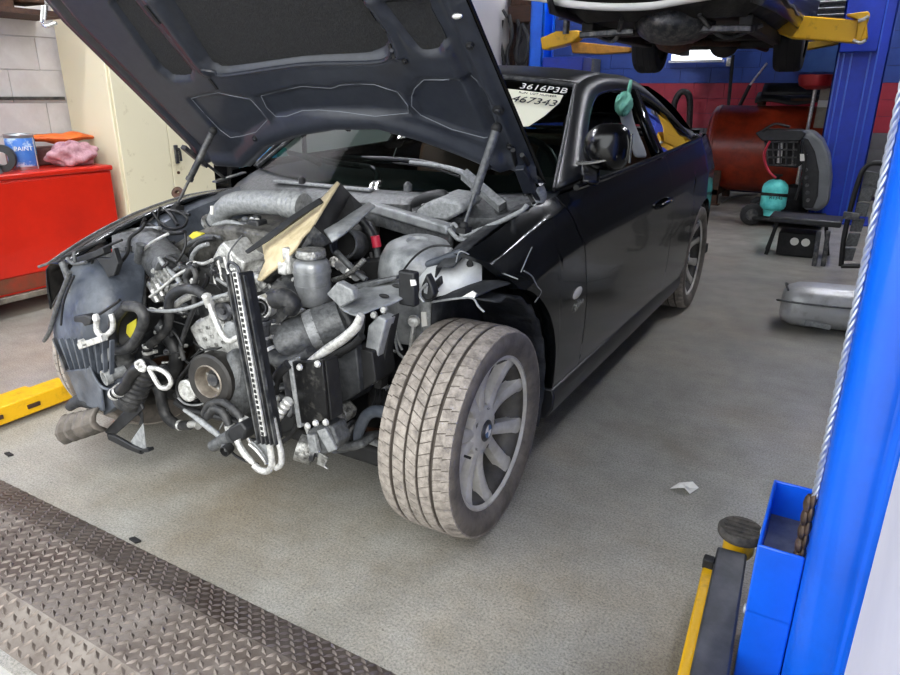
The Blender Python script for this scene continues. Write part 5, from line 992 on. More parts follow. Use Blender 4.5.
# accordion boot and drain hoses
ribbed('accordion_boot', (-0.164,-0.42,0.477), (-0.256,-0.44,0.346), .036, 8, M_rubber, eng, .042); disc('boot_collar', (-0.255,-0.44,0.35), V((-0.256,-0.44,0.346))-V((-0.164,-0.42,0.477)), [(.042, -.02), (.046, -.018), (.046, .016), (.042, .02), (0, .02)], M_rubber)
hose('coolant_hose', [(-0.081,-0.48,0.515),(-0.127,-0.48,0.496),(-0.168,-0.48,0.464),(-0.202,-0.48,0.423),(-0.244,-0.48,0.393),(-0.279,-0.48,0.374)], [5, 5.5, 5.5, 5.5, 5, 5], M_rubberd); clamp((-0.238,-0.48,0.398), V((-0.259,-0.44,0.395))-V((-0.308,-0.44,0.363)), .019); clamp((-0.262,-0.48,0.382), V((-0.259,-0.44,0.395))-V((-0.308,-0.44,0.363)), .019)
hose('lower_hose', [(-0.315,-0.3,0.345),(-0.292,-0.3,0.305),(-0.287,-0.3,0.253),(-0.268,-0.3,0.219),(-0.219,-0.3,0.205),(-0.156,-0.3,0.221)], [5, 6, 6, 6, 5.5, 5], M_rubber); hose('hose_coupling', [(-0.208,-0.3,0.207),(-0.187,-0.3,0.213),(-0.124,-0.3,0.233),(-0.109,-0.3,0.233)], [6, 4, 3.6, 5], M_alub, sub=1)
hose('strap_loop', [(-0.025,-0.51,0.528),(-0.008,-0.51,0.503),(0.013,-0.51,0.48),(0.044,-0.51,0.483),(0.066,-0.51,0.507),(0.053,-0.51,0.529),(0.016,-0.51,0.537),(-0.025,-0.51,0.531)], 2.1, M_alub); hose('strap_eye', [(-0.082,-0.51,0.535),(-0.057,-0.51,0.547),(-0.046,-0.51,0.536),(-0.063,-0.51,0.52),(-0.081,-0.51,0.523),(-0.082,-0.51,0.535)], 1.6, M_alub); hose('strap_eye', [(-0.052,-0.515,0.54),(-0.034,-0.515,0.537),(-0.043,-0.515,0.52),(-0.065,-0.515,0.521),(-0.052,-0.515,0.54)], 1.4, M_alub)
# ribbed plastic duct on the floor side and torn splash sheets
b = MB(); rows = []
for i in range(19):
    u = i/18; a0 = V((-0.71,-0.4,0.19)).lerp(V((-0.521,-0.42,0.283)), .5); p0 = V((-0.672,-0.44,0.184)).lerp(V((-0.404,-0.46,0.29)), u); p1 = V((-0.697,-0.44,0.063)).lerp(V((-0.381,-0.46,0.213)), u); w_ = .012*(1 if i % 4 < 2 else -1)
    rows.append([p0.lerp(p1, k/4)+V(0, w_-.03*math.sin(math.pi*k/4), 0) for k in range(5)])
b.grid([list(r) for r in zip(*rows)]); b.build('ribbed_duct', M_tyres, car, solid=.008, smooth=20)
hose('duct_shell', [(-0.627,-0.43,0.227),(-0.568,-0.43,0.264),(-0.496,-0.43,0.277),(-0.467,-0.43,0.262)], [5, 7, 7, 5], M_linerd, car)
plate('splash_flap', [(-0.429,-0.44,0.184),(-0.306,-0.44,0.287),(-0.201,-0.44,0.345),(-0.191,-0.44,0.327),(-0.283,-0.44,0.253),(-0.388,-0.44,0.172)], (0, .01, .004), M_black, car); plate('splash_strip', [(-0.385,-0.46,0.197),(-0.341,-0.46,0.202),(-0.25,-0.46,0.189),(-0.195,-0.46,0.186),(-0.209,-0.46,0.168),(-0.276,-0.46,0.167),(-0.38,-0.46,0.176)], (0, .012, 0), M_black, car)
plate('white_flap', [(-0.186,-0.45,0.286),(-0.246,-0.45,0.223),(-0.273,-0.45,0.193),(-0.211,-0.45,0.173),(-0.194,-0.45,0.186)], (0, .004, 0), M_dustl, car); plate('torn_flap', [(-0.254,-0.43,0.307),(-0.228,-0.43,0.284),(-0.246,-0.43,0.251),(-0.218,-0.43,0.265),(-0.213,-0.43,0.31)], (0, .006, 0), M_black, car)
b = MB(); b.prism([(-0.216,-0.46,0.184),(-0.167,-0.46,0.202),(-0.164,-0.46,0.192),(-0.213,-0.46,0.174)], (0, .02, 0)); b.build('flap_clip', M_black, car)

# --- engine front: canister, pipes, covers ---
b = MB(); b.cyl((-0.512,-0.1,0.748), (-0.316,-0.16,0.704), .072, .068, n=28); cn = b.build('alternator_body', M_dust, eng, smooth=40)
clamp((-0.446,-0.12,0.73), V((-0.316,-0.16,0.704))-V((-0.512,-0.1,0.748)), .071, M_black, .02, cn, 'canister_band')
b = MB(); b.cyl((-0.546,-0.09,0.753), (-0.502,-0.1,0.741), .076, n=28); b.build('canister_cap', M_rubber, cn)
hose('canister_rod', [(-0.465,-0.18,0.75),(-0.396,-0.18,0.797),(-0.339,-0.18,0.824),(-0.295,-0.18,0.842)], 1.6, M_alub)
hose('vertical_hose', [(-0.422,-0.2,0.797),(-0.448,-0.2,0.731),(-0.47,-0.2,0.657),(-0.474,-0.2,0.59),(-0.444,-0.2,0.554)], 4.2, M_dust)
hose('vertical_hose', [(-0.528,-0.17,0.773),(-0.519,-0.17,0.716),(-0.514,-0.17,0.666)], 5, M_rubber)
b = MB()
for k in range(5): b.bar(V((-0.339,-0.25,0.683)).lerp(V((-0.291,-0.22,0.734)), k/4), V((-0.293,-0.26,0.647)).lerp(V((-0.24,-0.23,0.702)), k/4), .010, .02)
b.build('alternator_fins', M_alu, eng, bevel=.002)
plate('alternator_housing', [(-0.424,-0.2,0.67),(-0.332,-0.2,0.732),(-0.248,-0.2,0.701),(-0.247,-0.2,0.653),(-0.338,-0.2,0.604),(-0.411,-0.2,0.607)], (0, .10, 0), M_steel, eng, .008)
plate('alternator_bracket', [(-0.364,-0.24,0.627),(-0.304,-0.24,0.668),(-0.198,-0.24,0.704),(-0.172,-0.24,0.687),(-0.251,-0.24,0.634),(-0.338,-0.24,0.607)], (0, .03, 0), M_alu, eng, .006)
hose('bracket_rod', [(-0.311,-0.27,0.643),(-0.231,-0.27,0.692),(-0.165,-0.27,0.735),(-0.113,-0.27,0.761)], 1.6, M_alub)
for px, r in (([(-0.309,-0.26,0.665),(-0.287,-0.26,0.627)], 2.2), ([(-0.279,-0.26,0.69),(-0.257,-0.26,0.652)], 2)): hose('brush_contact', px, r, M_alub, sub=1)
# big intake pipe
ip = hose('intake_pipe', [(-0.415,0.12,0.826),(-0.377,0.12,0.859),(-0.325,0.12,0.893),(-0.266,0.12,0.909),(-0.175,0.12,0.92),(-0.088,0.12,0.923),(-0.023,0.12,0.925),(0.022,0.12,0.922)], [9, 11, 12.5, 13, 13, 13, 13, 13], M_dustl, n=20); ribbed('pipe_cuff', (-0.036,0.11,0.928), (0.049,0.11,0.922), .047, 4, M_dustl, ip, None, .05)
disc('pipe_flange', (-0.409,0.11,0.824), V((-0.416,0.11,0.812))-V((-0.354,0.11,0.87)), [(.03, 0), (.042, 0), (.042, .012), (.03, .012)], M_alu, ip, 24)
hose('dip_stick', [(-0.334,0.05,0.901),(-0.339,0.05,0.872)], 2, M_white)
# head, ribbed valve cover and bright castings
b = MB(); b.prism([(-0.477,-0.04,0.755),(-0.382,-0.04,0.802),(-0.272,-0.04,0.842),(-0.162,-0.04,0.86),(-0.005,-0.04,0.855),(0.156,-0.04,0.813),(0.147,-0.04,0.706),(-0.029,-0.04,0.646),(-0.321,-0.04,0.611),(-0.469,-0.04,0.628)], (0, .45, .03)); b.build('cylinder_head', mat('dusty_head_casting', '77756f', .5, .5, '2b2a29', 14, (.36, .66), bump=.5), eng, bevel=.015)
b = MB(); b.prism([(-0.177,-0.14,0.725),(-0.141,-0.14,0.771),(-0.106,-0.14,0.815),(-0.08,-0.14,0.834),(-0.06,-0.14,0.814),(-0.036,-0.14,0.79),(0.006,-0.14,0.776),(-0.02,-0.14,0.712),(-0.099,-0.14,0.674),(-0.169,-0.14,0.657)], (0, .12, 0)); vc = b.build('front_casting', M_alub, eng, bevel=.008)
for k in range(4): b = MB(); b.tube([V((-0.133,-0.15,0.754)).lerp(V((-0.043,-0.15,0.798)), k/3), V((-0.114,-0.16,0.683)).lerp(V((-0.006,-0.16,0.725)), k/3)], .005, n=6); b.build('casting_rib', M_alub, vc)
plate('timing_cover', [(-0.127,-0.28,0.569),(-0.083,-0.28,0.604),(-0.024,-0.28,0.63),(0.039,-0.28,0.631),(0.084,-0.28,0.587),(0.109,-0.28,0.519),(0.025,-0.28,0.482),(-0.056,-0.28,0.486),(-0.087,-0.28,0.501)], (0, .10, 0), M_alub, eng, .012)
tc_ = None
b = MB()
for r_ in range(3):
    for k in range(4): c = V((-0.071,-0.283,0.57)).lerp(V((0.036,-0.283,0.618)), k/3)+(V((-0.043,-0.283,0.517))-V((-0.071,-0.283,0.57)))*(r_/2); b.bar(c, c+V(.014, 0, .004), .004, .012)
b.build('cast_lettering', M_alu, eng, bevel=.001)
plate('cover_bracket', [(0.016,-0.31,0.693),(0.103,-0.31,0.731),(0.132,-0.31,0.729),(0.12,-0.31,0.703),(0.041,-0.31,0.684)], (0, .03, 0), M_alu, eng, .006)
disc('oil_filler_cap', (-0.069,-0.05,0.769), (0, -.5, 1), [(.055, -.05), (.058, -.01), (.05, .012), (.03, .016), (0, .018)], M_dustl); disc('thermostat_housing', (-0.045,-0.07,0.728), (0, -.4, 1), [(.06, -.06), (.062, .0), (.055, .02), (0, .024)], M_alub)
hose('injector_pipe', [(-0.09,-0.09,0.723),(-0.054,-0.09,0.748),(-0.027,-0.09,0.741),(-0.045,-0.09,0.711),(-0.085,-0.09,0.692)], 1, M_wire)
plate('solenoid', [(-0.059,-0.12,0.716),(-0.027,-0.12,0.747),(-0.007,-0.12,0.73),(-0.025,-0.12,0.694)], (0, .04, 0), M_alub, eng, .006)
for k, pl in enumerate(([(-0.364,-0.06,0.772),(-0.307,-0.06,0.799),(-0.243,-0.06,0.82),(-0.175,-0.06,0.82)], [(-0.328,-0.08,0.722),(-0.31,-0.08,0.767),(-0.263,-0.08,0.801),(-0.191,-0.08,0.822)], [(-0.269,-0.12,0.702),(-0.265,-0.12,0.752),(-0.228,-0.12,0.791),(-0.177,-0.12,0.81)], [(-0.332,-0.02,0.804),(-0.251,-0.02,0.834),(-0.168,-0.02,0.835),(-0.104,-0.02,0.814)], [(-0.277,0,0.846),(-0.195,0,0.864),(-0.12,0,0.851),(-0.067,0,0.822)])): hose('fuel_line', pl, [2.2, 2.6, 2.4, 2.2], (M_dust, M_rubber, M_dustl, M_black, M_dustl)[k])
plate('yellow_clip', [(-0.346,-0.06,0.809),(-0.318,-0.06,0.827),(-0.278,-0.06,0.824),(-0.285,-0.06,0.809),(-0.323,-0.06,0.798)], (0, .02, 0), M_yelp, eng, .003)
plate('coil_rail', [(-0.306,0.04,0.811),(-0.17,0.04,0.853),(-0.084,0.04,0.855),(-0.077,0.04,0.838),(-0.176,0.04,0.81),(-0.289,0.04,0.791)], (0, .06, 0), M_blackd, eng, .006)
for k in range(4): c = V((-0.264,0.03,0.817)).lerp(V((-0.093,0.03,0.855)), k/3); b = MB(); b.box(c, (.05, .05, .05)); b.cyl(c+V(0, 0, .02), c+V(0, 0, .04), .014); b.build('ignition_coil', M_black if k % 2 else M_dust, eng, bevel=.008)
b = MB(); b.tube([(-0.112,0.02,0.883),(-0.079,0.02,0.882),(-0.085,0.02,0.875),(-0.114,0.02,0.872),(-0.112,0.02,0.883)], .004, n=6); b.build('wire_clip', M_alub, eng)
# silver reservoir
c0, c1 = V((0.3,-0.15,0.687)), V((0.311,-0.15,0.827)); R_ = .0565; up = V(0, 0, 1); H = (c1.z-c0.z)*1.04
rv = disc('reservoir', (c0.x, c0.y, c0.z), up, [(0, 0), (R_*.92, 0), (R_*.97, .006), (R_*.97, H*.40), (R_*.985, H*.405), (R_*.985, H*.425), (R_*.97, H*.43), (R_*.97, H*.64), (R_*1.02, H*.645), (R_*1.02, H*.70), (R_*.98, H*.705), (R_*.98, H*.80), (R_*.94, H*.87), (R_*.80, H*.93), (R_*.58, H*.955), (R_*.55, H)], mat('reservoir_grey', '8f9192', .32, .45, '6c6e6f', 30, (.4, .8), bump=.08), eng, 40)
disc('reservoir_cap', (c0.x, c0.y, c0.z+H*.98), up, [(R_*.5, 0), (R_*.78, .0), (R_*.8, .006), (R_*.76, .022), (R_*.4, .026), (0, .022)], M_alu, rv, 14)
b = MB(); b.box((c0.x-.075, c0.y-.01, c0.z+H*.86), (.028, .04, .08)); b.box((c0.x-.09, c0.y-.02, c0.z+H*.70), (.035, .03, .04)); b.build('reservoir_bracket', M_alub, rv, bevel=.006)
plate('plastic_duct_side', [(-0.039,0,0.742),(0.121,0,0.815),(0.178,0,0.89),(0.249,0,0.849),(0.197,0,0.81),(0.119,0,0.795),(0.07,0,0.742),(-0.015,0,0.71)], (0, .05, 0), M_blackd, eng, .01)
# torn cream sheet lying over the engine: a thing of its own
fs = thing('folded_sheet', 'torn cream foam sheet folded into a funnel lying on the engine', 'foam sheet', (.0, .0, .85))
b = MB(); b.grid([[(0.093,-0.17,0.735),(0.124,-0.16,0.794),(0.053,-0.1,0.835),(0.021,-0.04,0.844),(0.048,0.04,0.894),(0.129,0.08,0.936),(0.194,0.12,1.014)], [(0.107,-0.18,0.736),(0.167,-0.17,0.789),(0.151,-0.14,0.831),(0.148,-0.1,0.855),(0.163,-0.04,0.891),(0.197,0.02,0.93),(0.215,0.1,1.014)], [(0.127,-0.19,0.741),(0.219,-0.18,0.81),(0.261,-0.17,0.855),(0.26,-0.14,0.88),(0.266,-0.1,0.904),(0.248,-0.05,0.926),(0.223,0.09,1.015)]])
b.build('cream_face', M_tan, fs, solid=.008, smooth=179)
plate('dark_edge_strip', [(0.044,-0.17,0.821), (0.096,-0.14,0.863), (0.134,-0.05,0.921), (0.183,0.03,0.972), (0.199,0.03,0.957), (0.167,-0.06,0.917), (0.12,-0.14,0.856), (0.066,-0.18,0.816)], (0, .012, 0), M_black, fs, .003)
b = MB(); b.grid([[(0.215,0.1,1.017),(0.207,0.06,0.964),(0.231,-0.02,0.926),(0.262,-0.09,0.908)], [(0.21,0.16,0.972),(0.198,0.14,0.927),(0.195,0.1,0.892),(0.235,-0.02,0.87)], [(0.247,0.18,0.932),(0.247,0.14,0.911),(0.268,0.06,0.886),(0.341,-0.1,0.873)]]); b.build('dark_inner_face', M_dark, fs, solid=.006)
b = MB(); b.grid([[(0.349,-0.11,0.872),(0.347,-0.05,0.886),(0.348,0.03,0.917),(0.341,0.12,0.948)], [(0.278,-0.06,0.89),(0.285,0,0.906),(0.287,0.08,0.929),(0.287,0.16,0.948)]]); b.build('grey_flap', M_strut, fs, solid=.007)
b = MB(); b.grid([[(0.121,-0.18,0.741),(0.209,-0.17,0.8),(0.267,-0.16,0.848),(0.271,-0.1,0.911)], [(0.123,-0.15,0.721),(0.202,-0.13,0.785),(0.269,-0.11,0.833),(0.341,-0.1,0.87)]]); b.build('grey_underside', M_blackd, fs, solid=.006)
# open pipe end and hoses behind the reservoir
disc('turbo_pipe_mouth', (0.26,0.05,0.828), V(.25, -1, .25), [(.042, -.08), (.042, .0), (.046, .004), (.050, .0), (.050, -.10), (.04, -.12)], M_dust, eng, 32); disc('pipe_bore', (0.228,0.09,0.821), V(.25, -1, .25), [(0, 0), (.042, 0)], M_dark)
hose('charge_hose', [(0.215,0.16,0.912),(0.264,0.16,0.883),(0.295,0.16,0.839),(0.313,0.16,0.774),(0.315,0.16,0.705)], 5, M_rubberd); hose('charge_hose', [(0.209,0.2,0.893),(0.258,0.2,0.863),(0.282,0.2,0.818)], 3.5, M_rubber)
b = MB(); b.cyl((0.337,0.12,0.851), (0.344,0.12,0.815), .015, n=18); b.build('red_connector', M_redp, eng)
hose('hose_tail', [(0.325,0.14,0.806),(0.331,0.14,0.759),(0.321,0.14,0.703)], 3, M_dust); hose('hose_tail', [(0.304,0.14,0.79),(0.306,0.14,0.743),(0.296,0.14,0.693)], 2.2, M_rubber)
plate('black_box', [(0.254,0.1,0.758),(0.369,0.1,0.785),(0.39,0.1,0.701),(0.266,0.1,0.663)], (0, .2, 0), M_dark, eng, .01)
for k in range(5): disc('fitting', V((0.285,-0.02,0.786)).lerp(V((0.355,0,0.745)), k/4), V(.5, -1, .3), [(0, .03), (.016, .03), (.02, .0), (.02, -.03)], (M_alu, M_steel, M_dust, M_alub, M_dust)[k], eng, 14)
hose('small_pipe', [(0.296,-0.03,0.821),(0.334,-0.03,0.794),(0.371,-0.03,0.767),(0.409,-0.03,0.747)], 3, M_dust); hose('small_pipe', [(0.295,-0.05,0.735),(0.343,-0.05,0.755),(0.388,-0.05,0.786),(0.419,-0.05,0.815)], 2.4, M_alu)
# crank pulley, belt, tensioner
ax = V(.10, -1, .06); c = V((0.057,-0.36,0.456))
dp = disc('crank_pulley', c, ax, [(.048, .012), (.052, .016), (.078, .016), (.086, .010), (.087, -.03), (.08, -.05), (.0, -.05)], mat('pulley_rubber', '181716', .55, 0, '2e2b28', 18, bump=.1), eng, 56)
disc('pulley_ring', c, ax, [(.053, .017), (.050, .021), (.047, .017), (.045, -.02), (.015, -.024), (.0, -.024)], mat('bronze_pulley', 'aaa296', .4, .45, '6b6258', 14), dp, 48)
disc('pulley_hub', c, ax, [(.03, -.024), (.03, -.012), (.022, -.008), (.02, 0), (.0, .0)], M_steel, dp, 32)
for k in range(5):
    a = 2*math.pi*k/5; u = ax.normalized().orthogonal().normalized(); v = ax.normalized().cross(u); disc('pulley_bolt', c+(u*math.cos(a)+v*math.sin(a))*.030, ax, [(.005, -.022), (.005, -.008), (0, -.008)], M_alu, dp, 6)
ct = V((-0.057,-0.36,0.397)); tn = disc('tensioner_pulley', ct, ax, [(.034, -.03), (.036, .01), (.030, .014), (.026, .006), (.018, .008), (.016, .016), (0, .018)], M_alub, eng, 36)
bl_ = [(0.078,-0.35,0.556),(0.005,-0.35,0.535),(-0.071,-0.35,0.466),(-0.131,-0.35,0.397),(-0.134,-0.35,0.354),(-0.105,-0.35,0.332),(-0.036,-0.35,0.345),(0.042,-0.35,0.378)]; b = MB(); q = smooth_curve(bl_, 5); b.grid([[p, p+V(0, .025, 0)] for p in q]); b.build('drive_belt', M_rubberd, eng, solid=.004)
hose('belt_edge', [(-0.124,-0.355,0.351),(-0.088,-0.355,0.338),(-0.03,-0.355,0.349),(0.015,-0.355,0.37)], 1, M_dustl)
disc('idler_pulley', (0.07,-0.3,0.664), ax, [(.030, -.03), (.034, .0), (.026, .006), (.012, .002), (.010, .008), (0, .008)], M_steel); disc('pulley_face', (0.107,-0.31,0.609), ax, [(.030, -.03), (.030, .0), (.022, .004), (.010, .010), (0, .010)], M_dustl)
disc('idler_pulley', (-0.048,-0.27,0.633), ax, [(.024, -.03), (.026, .0), (0, .004)], M_rubberd)
# hoses over the engine front
hose('heater_hose', [(-0.29,-0.33,0.449),(-0.275,-0.33,0.491),(-0.216,-0.33,0.533),(-0.17,-0.33,0.569),(-0.147,-0.33,0.614),(-0.138,-0.33,0.661),(-0.112,-0.33,0.698),(-0.057,-0.33,0.722),(-0.003,-0.33,0.726),(0.029,-0.33,0.713),(0.041,-0.33,0.702)], [4.5, 4.5, 4.5, 4.5, 4.5, 4.5, 4.5, 4.8, 4.8, 4.6, 4.4], M_rubber); clamp((-0.279,-0.33,0.472), (0, 0, 1), .017); clamp((-0.275,-0.33,0.495), (0, 0, 1), .016)
hose('radiator_hose', [(-0.359,-0.26,0.58),(-0.313,-0.26,0.552),(-0.269,-0.26,0.517),(-0.236,-0.26,0.48),(-0.23,-0.26,0.43),(-0.266,-0.26,0.378),(-0.314,-0.26,0.345)], [6, 7, 7.5, 8, 8, 8, 7], M_rubberd)
hose('silver_line', [(-0.239,-0.36,0.633),(-0.184,-0.36,0.639),(-0.097,-0.36,0.653),(-0.012,-0.36,0.676),(0.054,-0.36,0.702),(0.108,-0.36,0.726),(0.172,-0.36,0.747)], 1.8, M_dustl); hose('line_sleeve', [(-0.244,-0.36,0.632),(-0.209,-0.36,0.635)], 2.8, M_alub, sub=1)
hose('aluminium_pipe', [(0.094,-0.37,0.723),(0.102,-0.37,0.697),(0.117,-0.37,0.657),(0.136,-0.37,0.623),(0.163,-0.37,0.606),(0.193,-0.37,0.621),(0.219,-0.37,0.632)], 2.8, M_alub); disc('pipe_union', (0.093,-0.37,0.72), (0, -.3, 1), [(.014, -.02), (.014, .016), (.009, .02), (0, .02)], M_alub, eng, 12)
hose('wiring_loom', [(-0.041,-0.31,0.697),(-0.048,-0.31,0.657),(-0.078,-0.31,0.613),(-0.111,-0.31,0.56),(-0.135,-0.31,0.508),(-0.128,-0.31,0.468)], 2.4, M_rubber); hose('wiring_loom', [(-0.167,-0.32,0.574),(-0.133,-0.32,0.553),(-0.115,-0.32,0.522)], 1.4, M_wire); hose('wiring_loom', [(-0.062,-0.31,0.726),(-0.066,-0.31,0.757),(-0.034,-0.31,0.786),(-0.02,-0.31,0.763),(-0.036,-0.31,0.723)], 2.6, M_rubber); hose('sensor_lead', [(-0.144,-0.3,0.649),(-0.112,-0.3,0.671),(-0.072,-0.3,0.69),(-0.033,-0.3,0.705)], 3.4, M_alub)
hose('wiring_loom', [(-0.047,-0.28,0.708),(-0.016,-0.28,0.732),(-0.003,-0.28,0.759)], 2, M_wire)
# condenser edge: tall finned bar with a perforated strip
ce = MB(); A0, A1 = V((0.321,-0.44,0.848)), V((0.409,-0.47,0.397)); dn = (A1-A0); ce.bar(A0, A1, .030, .05, (0, -1, 0)); ceb = ce.build('condenser_core', M_black, car, bevel=.003)
side_ = V(1, .4, 0).normalized()
for k in range(5): o_ = side_*(-.018+.012*k)+V(0, -.028, 0); b = MB(); b.bar(A0+o_, A1+o_, .0055, .012, (0, -1, 0)); b.build('fin_rail', M_steel if k % 2 else M_blackd, ceb, bevel=.001)
st0, st1 = V((0.362,-0.5,0.867)), V((0.44,-0.53,0.445)); b = MB(); b.bar(st0, st1, .016, .006, (0, -1, 0)); ps = b.build('perforated_strip', M_alub, ceb, bevel=.001)
b = MB()
for k in range(30): c = st0.lerp(st1, (k+.5)/30); b.box(c+V(0, -.003, 0), (.008, .003, .009))
b.build('strip_hole', M_dark, ps, kind='stuff')
hose('strip_top_loop', [(0.297,-0.45,0.837),(0.281,-0.45,0.856),(0.291,-0.45,0.873),(0.316,-0.45,0.866),(0.324,-0.45,0.851)], 1.2, M_steel, ceb)
# aluminium U pipes at its foot
hose('refrigerant_pipe', [(0.404,-0.48,0.4),(0.407,-0.48,0.364),(0.407,-0.48,0.327),(0.389,-0.48,0.3),(0.358,-0.48,0.293),(0.336,-0.48,0.303)], 2.9, M_alub, ceb); hose('refrigerant_pipe', [(0.416,-0.47,0.465),(0.425,-0.47,0.413),(0.435,-0.47,0.367),(0.431,-0.47,0.329),(0.41,-0.47,0.311)], 2.6, M_alub, ceb)
hose('refrigerant_pipe', [(0.255,-0.46,0.35),(0.271,-0.46,0.322),(0.292,-0.46,0.303),(0.314,-0.46,0.29)], [3, 3, 3, 2], M_alub, ceb); hose('refrigerant_pipe', [(0.28,-0.44,0.335),(0.306,-0.44,0.323),(0.334,-0.44,0.299),(0.341,-0.44,0.287)], 1.4, M_alub, ceb); hose('refrigerant_pipe', [(0.282,-0.43,0.337),(0.311,-0.43,0.319),(0.339,-0.43,0.288)], 1.1, M_dustl, ceb)
plate('foot_bracket', [(0.271,-0.42,0.329),(0.313,-0.42,0.354),(0.335,-0.42,0.341),(0.336,-0.42,0.283),(0.29,-0.42,0.296)], (0, .012, 0), M_dustl, ceb, .003)
# lower hoses and the manifold block
hose('power_steering_hose', [(0.056,-0.4,0.337),(0.056,-0.4,0.364),(0.088,-0.4,0.399),(0.138,-0.4,0.418),(0.179,-0.4,0.408),(0.209,-0.4,0.389),(0.218,-0.4,0.365)], 3.6, M_rubber); hose('power_steering_hose', [(0.08,-0.41,0.361),(0.111,-0.41,0.392),(0.145,-0.41,0.391),(0.163,-0.41,0.369),(0.175,-0.41,0.339)], 3.8, M_rubber)
disc('hose_crimp', (0.222,-0.4,0.363), V(.1, 0, 1), [(.013, -.025), (.015, -.02), (.015, .02), (.013, .025), (0, .025)], M_alub, eng, 16); disc('hose_crimp', (0.175,-0.41,0.335), V(-.2, 0, 1), [(.013, -.02), (.016, -.015), (.016, .02), (0, .022)], M_alub, eng, 16); hose('hose_spigot', [(0.224,-0.4,0.347),(0.233,-0.4,0.323),(0.247,-0.4,0.307)], 1.8, M_alub)
hose('brake_line', [(-0.015,-0.42,0.362),(0.02,-0.42,0.353),(0.062,-0.42,0.34),(0.103,-0.42,0.324),(0.144,-0.42,0.308)], [1.6, 2, 3, 3, 2.4], M_dustl)
plate('manifold_block', [(0.199,-0.44,0.365),(0.252,-0.44,0.398),(0.273,-0.44,0.378),(0.261,-0.44,0.342),(0.217,-0.44,0.317),(0.185,-0.44,0.328)], (0, .05, 0), M_black, eng, .006)
b = MB(); b.cyl((0.111,-0.43,0.276), (0.2,-0.43,0.335), .018, .022); b.cyl((0.182,-0.45,0.286), (0.181,-0.43,0.316), .014); b.build('outlet_fitting', M_dust, eng); disc('fitting_bore', (0.206,-0.47,0.302), (.1, -1, -.1), [(.013, 0), (.016, 0), (.016, -.02), (.013, -.03), (0, -.03)], M_dark)
hose('black_drip_hose', [(0.173,-0.42,0.275),(0.196,-0.42,0.262),(0.237,-0.42,0.257),(0.286,-0.42,0.261)], 1.3, M_wire)
hose('cross_hose', [(-0.157,-0.34,0.323),(-0.092,-0.34,0.31),(-0.007,-0.34,0.317),(0.093,-0.34,0.321),(0.189,-0.34,0.332)], 3.6, M_rubberd)
# cover behind pulley, wheel-like blower at its side
b = MB(); b.ell((0.109,-0.3,0.429), (.06, .06, .12), 24, 14); b.build('grey_pump_body', M_dust, eng)
plate('lower_shield', [(0.068,-0.3,0.382),(0.221,-0.3,0.437),(0.324,-0.3,0.429),(0.331,-0.3,0.331),(0.218,-0.3,0.266),(0.071,-0.3,0.277)], (0, .03, 0), M_dark, eng, .008); hose('shield_rim', [(0.16,-0.32,0.26),(0.263,-0.32,0.274),(0.324,-0.32,0.318),(0.36,-0.32,0.368)], 2.4, M_rubberd)
# throttle elbow with ring, clamps and hose
thx = V((0.269,-0.34,0.716)); dth = V(.3, -1, .1)
te = disc('throttle_ring', thx, dth, [(.024, -.05), (.026, 0), (.030, .004), (.034, 0), (.034, -.05), (.0, -.06)], M_alub, eng, 32)
disc('throttle_insert', thx, dth, [(.014, -.03), (.016, .0), (.019, .0), (.019, -.03), (0, -.045)], M_steel, te, 24)
b = MB(); b.cyl(thx+V(.01, .04, -.01), (0.224,-0.18,0.705), .045, .055, n=28); b.build('throttle_body', M_blackd, te)
hose('elbow_hose', [(0.28,-0.35,0.691),(0.279,-0.35,0.655),(0.283,-0.35,0.62),(0.302,-0.35,0.587),(0.346,-0.35,0.572),(0.408,-0.35,0.59),(0.461,-0.35,0.624)], [7, 6.6, 6.4, 6.2, 6, 6, 6], M_blackd); clamp((0.277,-0.35,0.634), (0, 0, 1), .022); clamp((0.296,-0.35,0.595), V(.5, 0, -.6), .021); clamp((0.282,-0.35,0.68), (0, 0, 1), .024, M_dust)
hose('dark_elbow', [(0.295,-0.31,0.736),(0.334,-0.31,0.748),(0.363,-0.31,0.735),(0.353,-0.31,0.71)], [8, 9, 8, 6], M_rubber)
for k, pl in enumerate(([(0.023,-0.14,0.698),(0.062,-0.14,0.73),(0.087,-0.14,0.714),(0.075,-0.14,0.686)], [(0.058,-0.12,0.712),(0.096,-0.12,0.737),(0.128,-0.12,0.722),(0.125,-0.12,0.695)], [(0.1,-0.1,0.72),(0.137,-0.1,0.738),(0.169,-0.1,0.723)])): hose('intake_runner', pl, [6, 7, 7, 6][:len(pl)], (M_alu, M_dust, M_dust)[k], n=12)
for k in range(5): c = V((0.125,-0.16,0.724)).lerp(V((0.19,-0.16,0.708)), k/4); b = MB(); b.bar(c, c+V(.03, 0, -.035), .008, .012); b.build('cooling_fin', M_alu, eng, bevel=.002)
hose('flat_loom', [(0.208,-0.2,0.757),(0.246,-0.2,0.732),(0.258,-0.2,0.696),(0.254,-0.2,0.651)], 2.6, M_wire); hose('sensor_wire', [(0.25,-0.18,0.765),(0.244,-0.18,0.739),(0.263,-0.18,0.729),(0.259,-0.18,0.685),(0.251,-0.18,0.645)], 1, M_alub); b = MB(); b.cyl((0.275,-0.2,0.661), (0.276,-0.2,0.636), .007); b.build('sensor_tip', M_white, eng)
plate('angle_bracket', [(0.221,-0.26,0.644),(0.279,-0.26,0.666),(0.314,-0.26,0.702),(0.344,-0.26,0.695),(0.267,-0.26,0.627),(0.225,-0.26,0.606)], (0, .03, 0), M_alu, eng, .004); plate('square_socket', [(0.261,-0.3,0.649),(0.298,-0.3,0.668),(0.31,-0.3,0.64),(0.265,-0.3,0.619)], (0, .03, 0), M_steel, eng, .003)
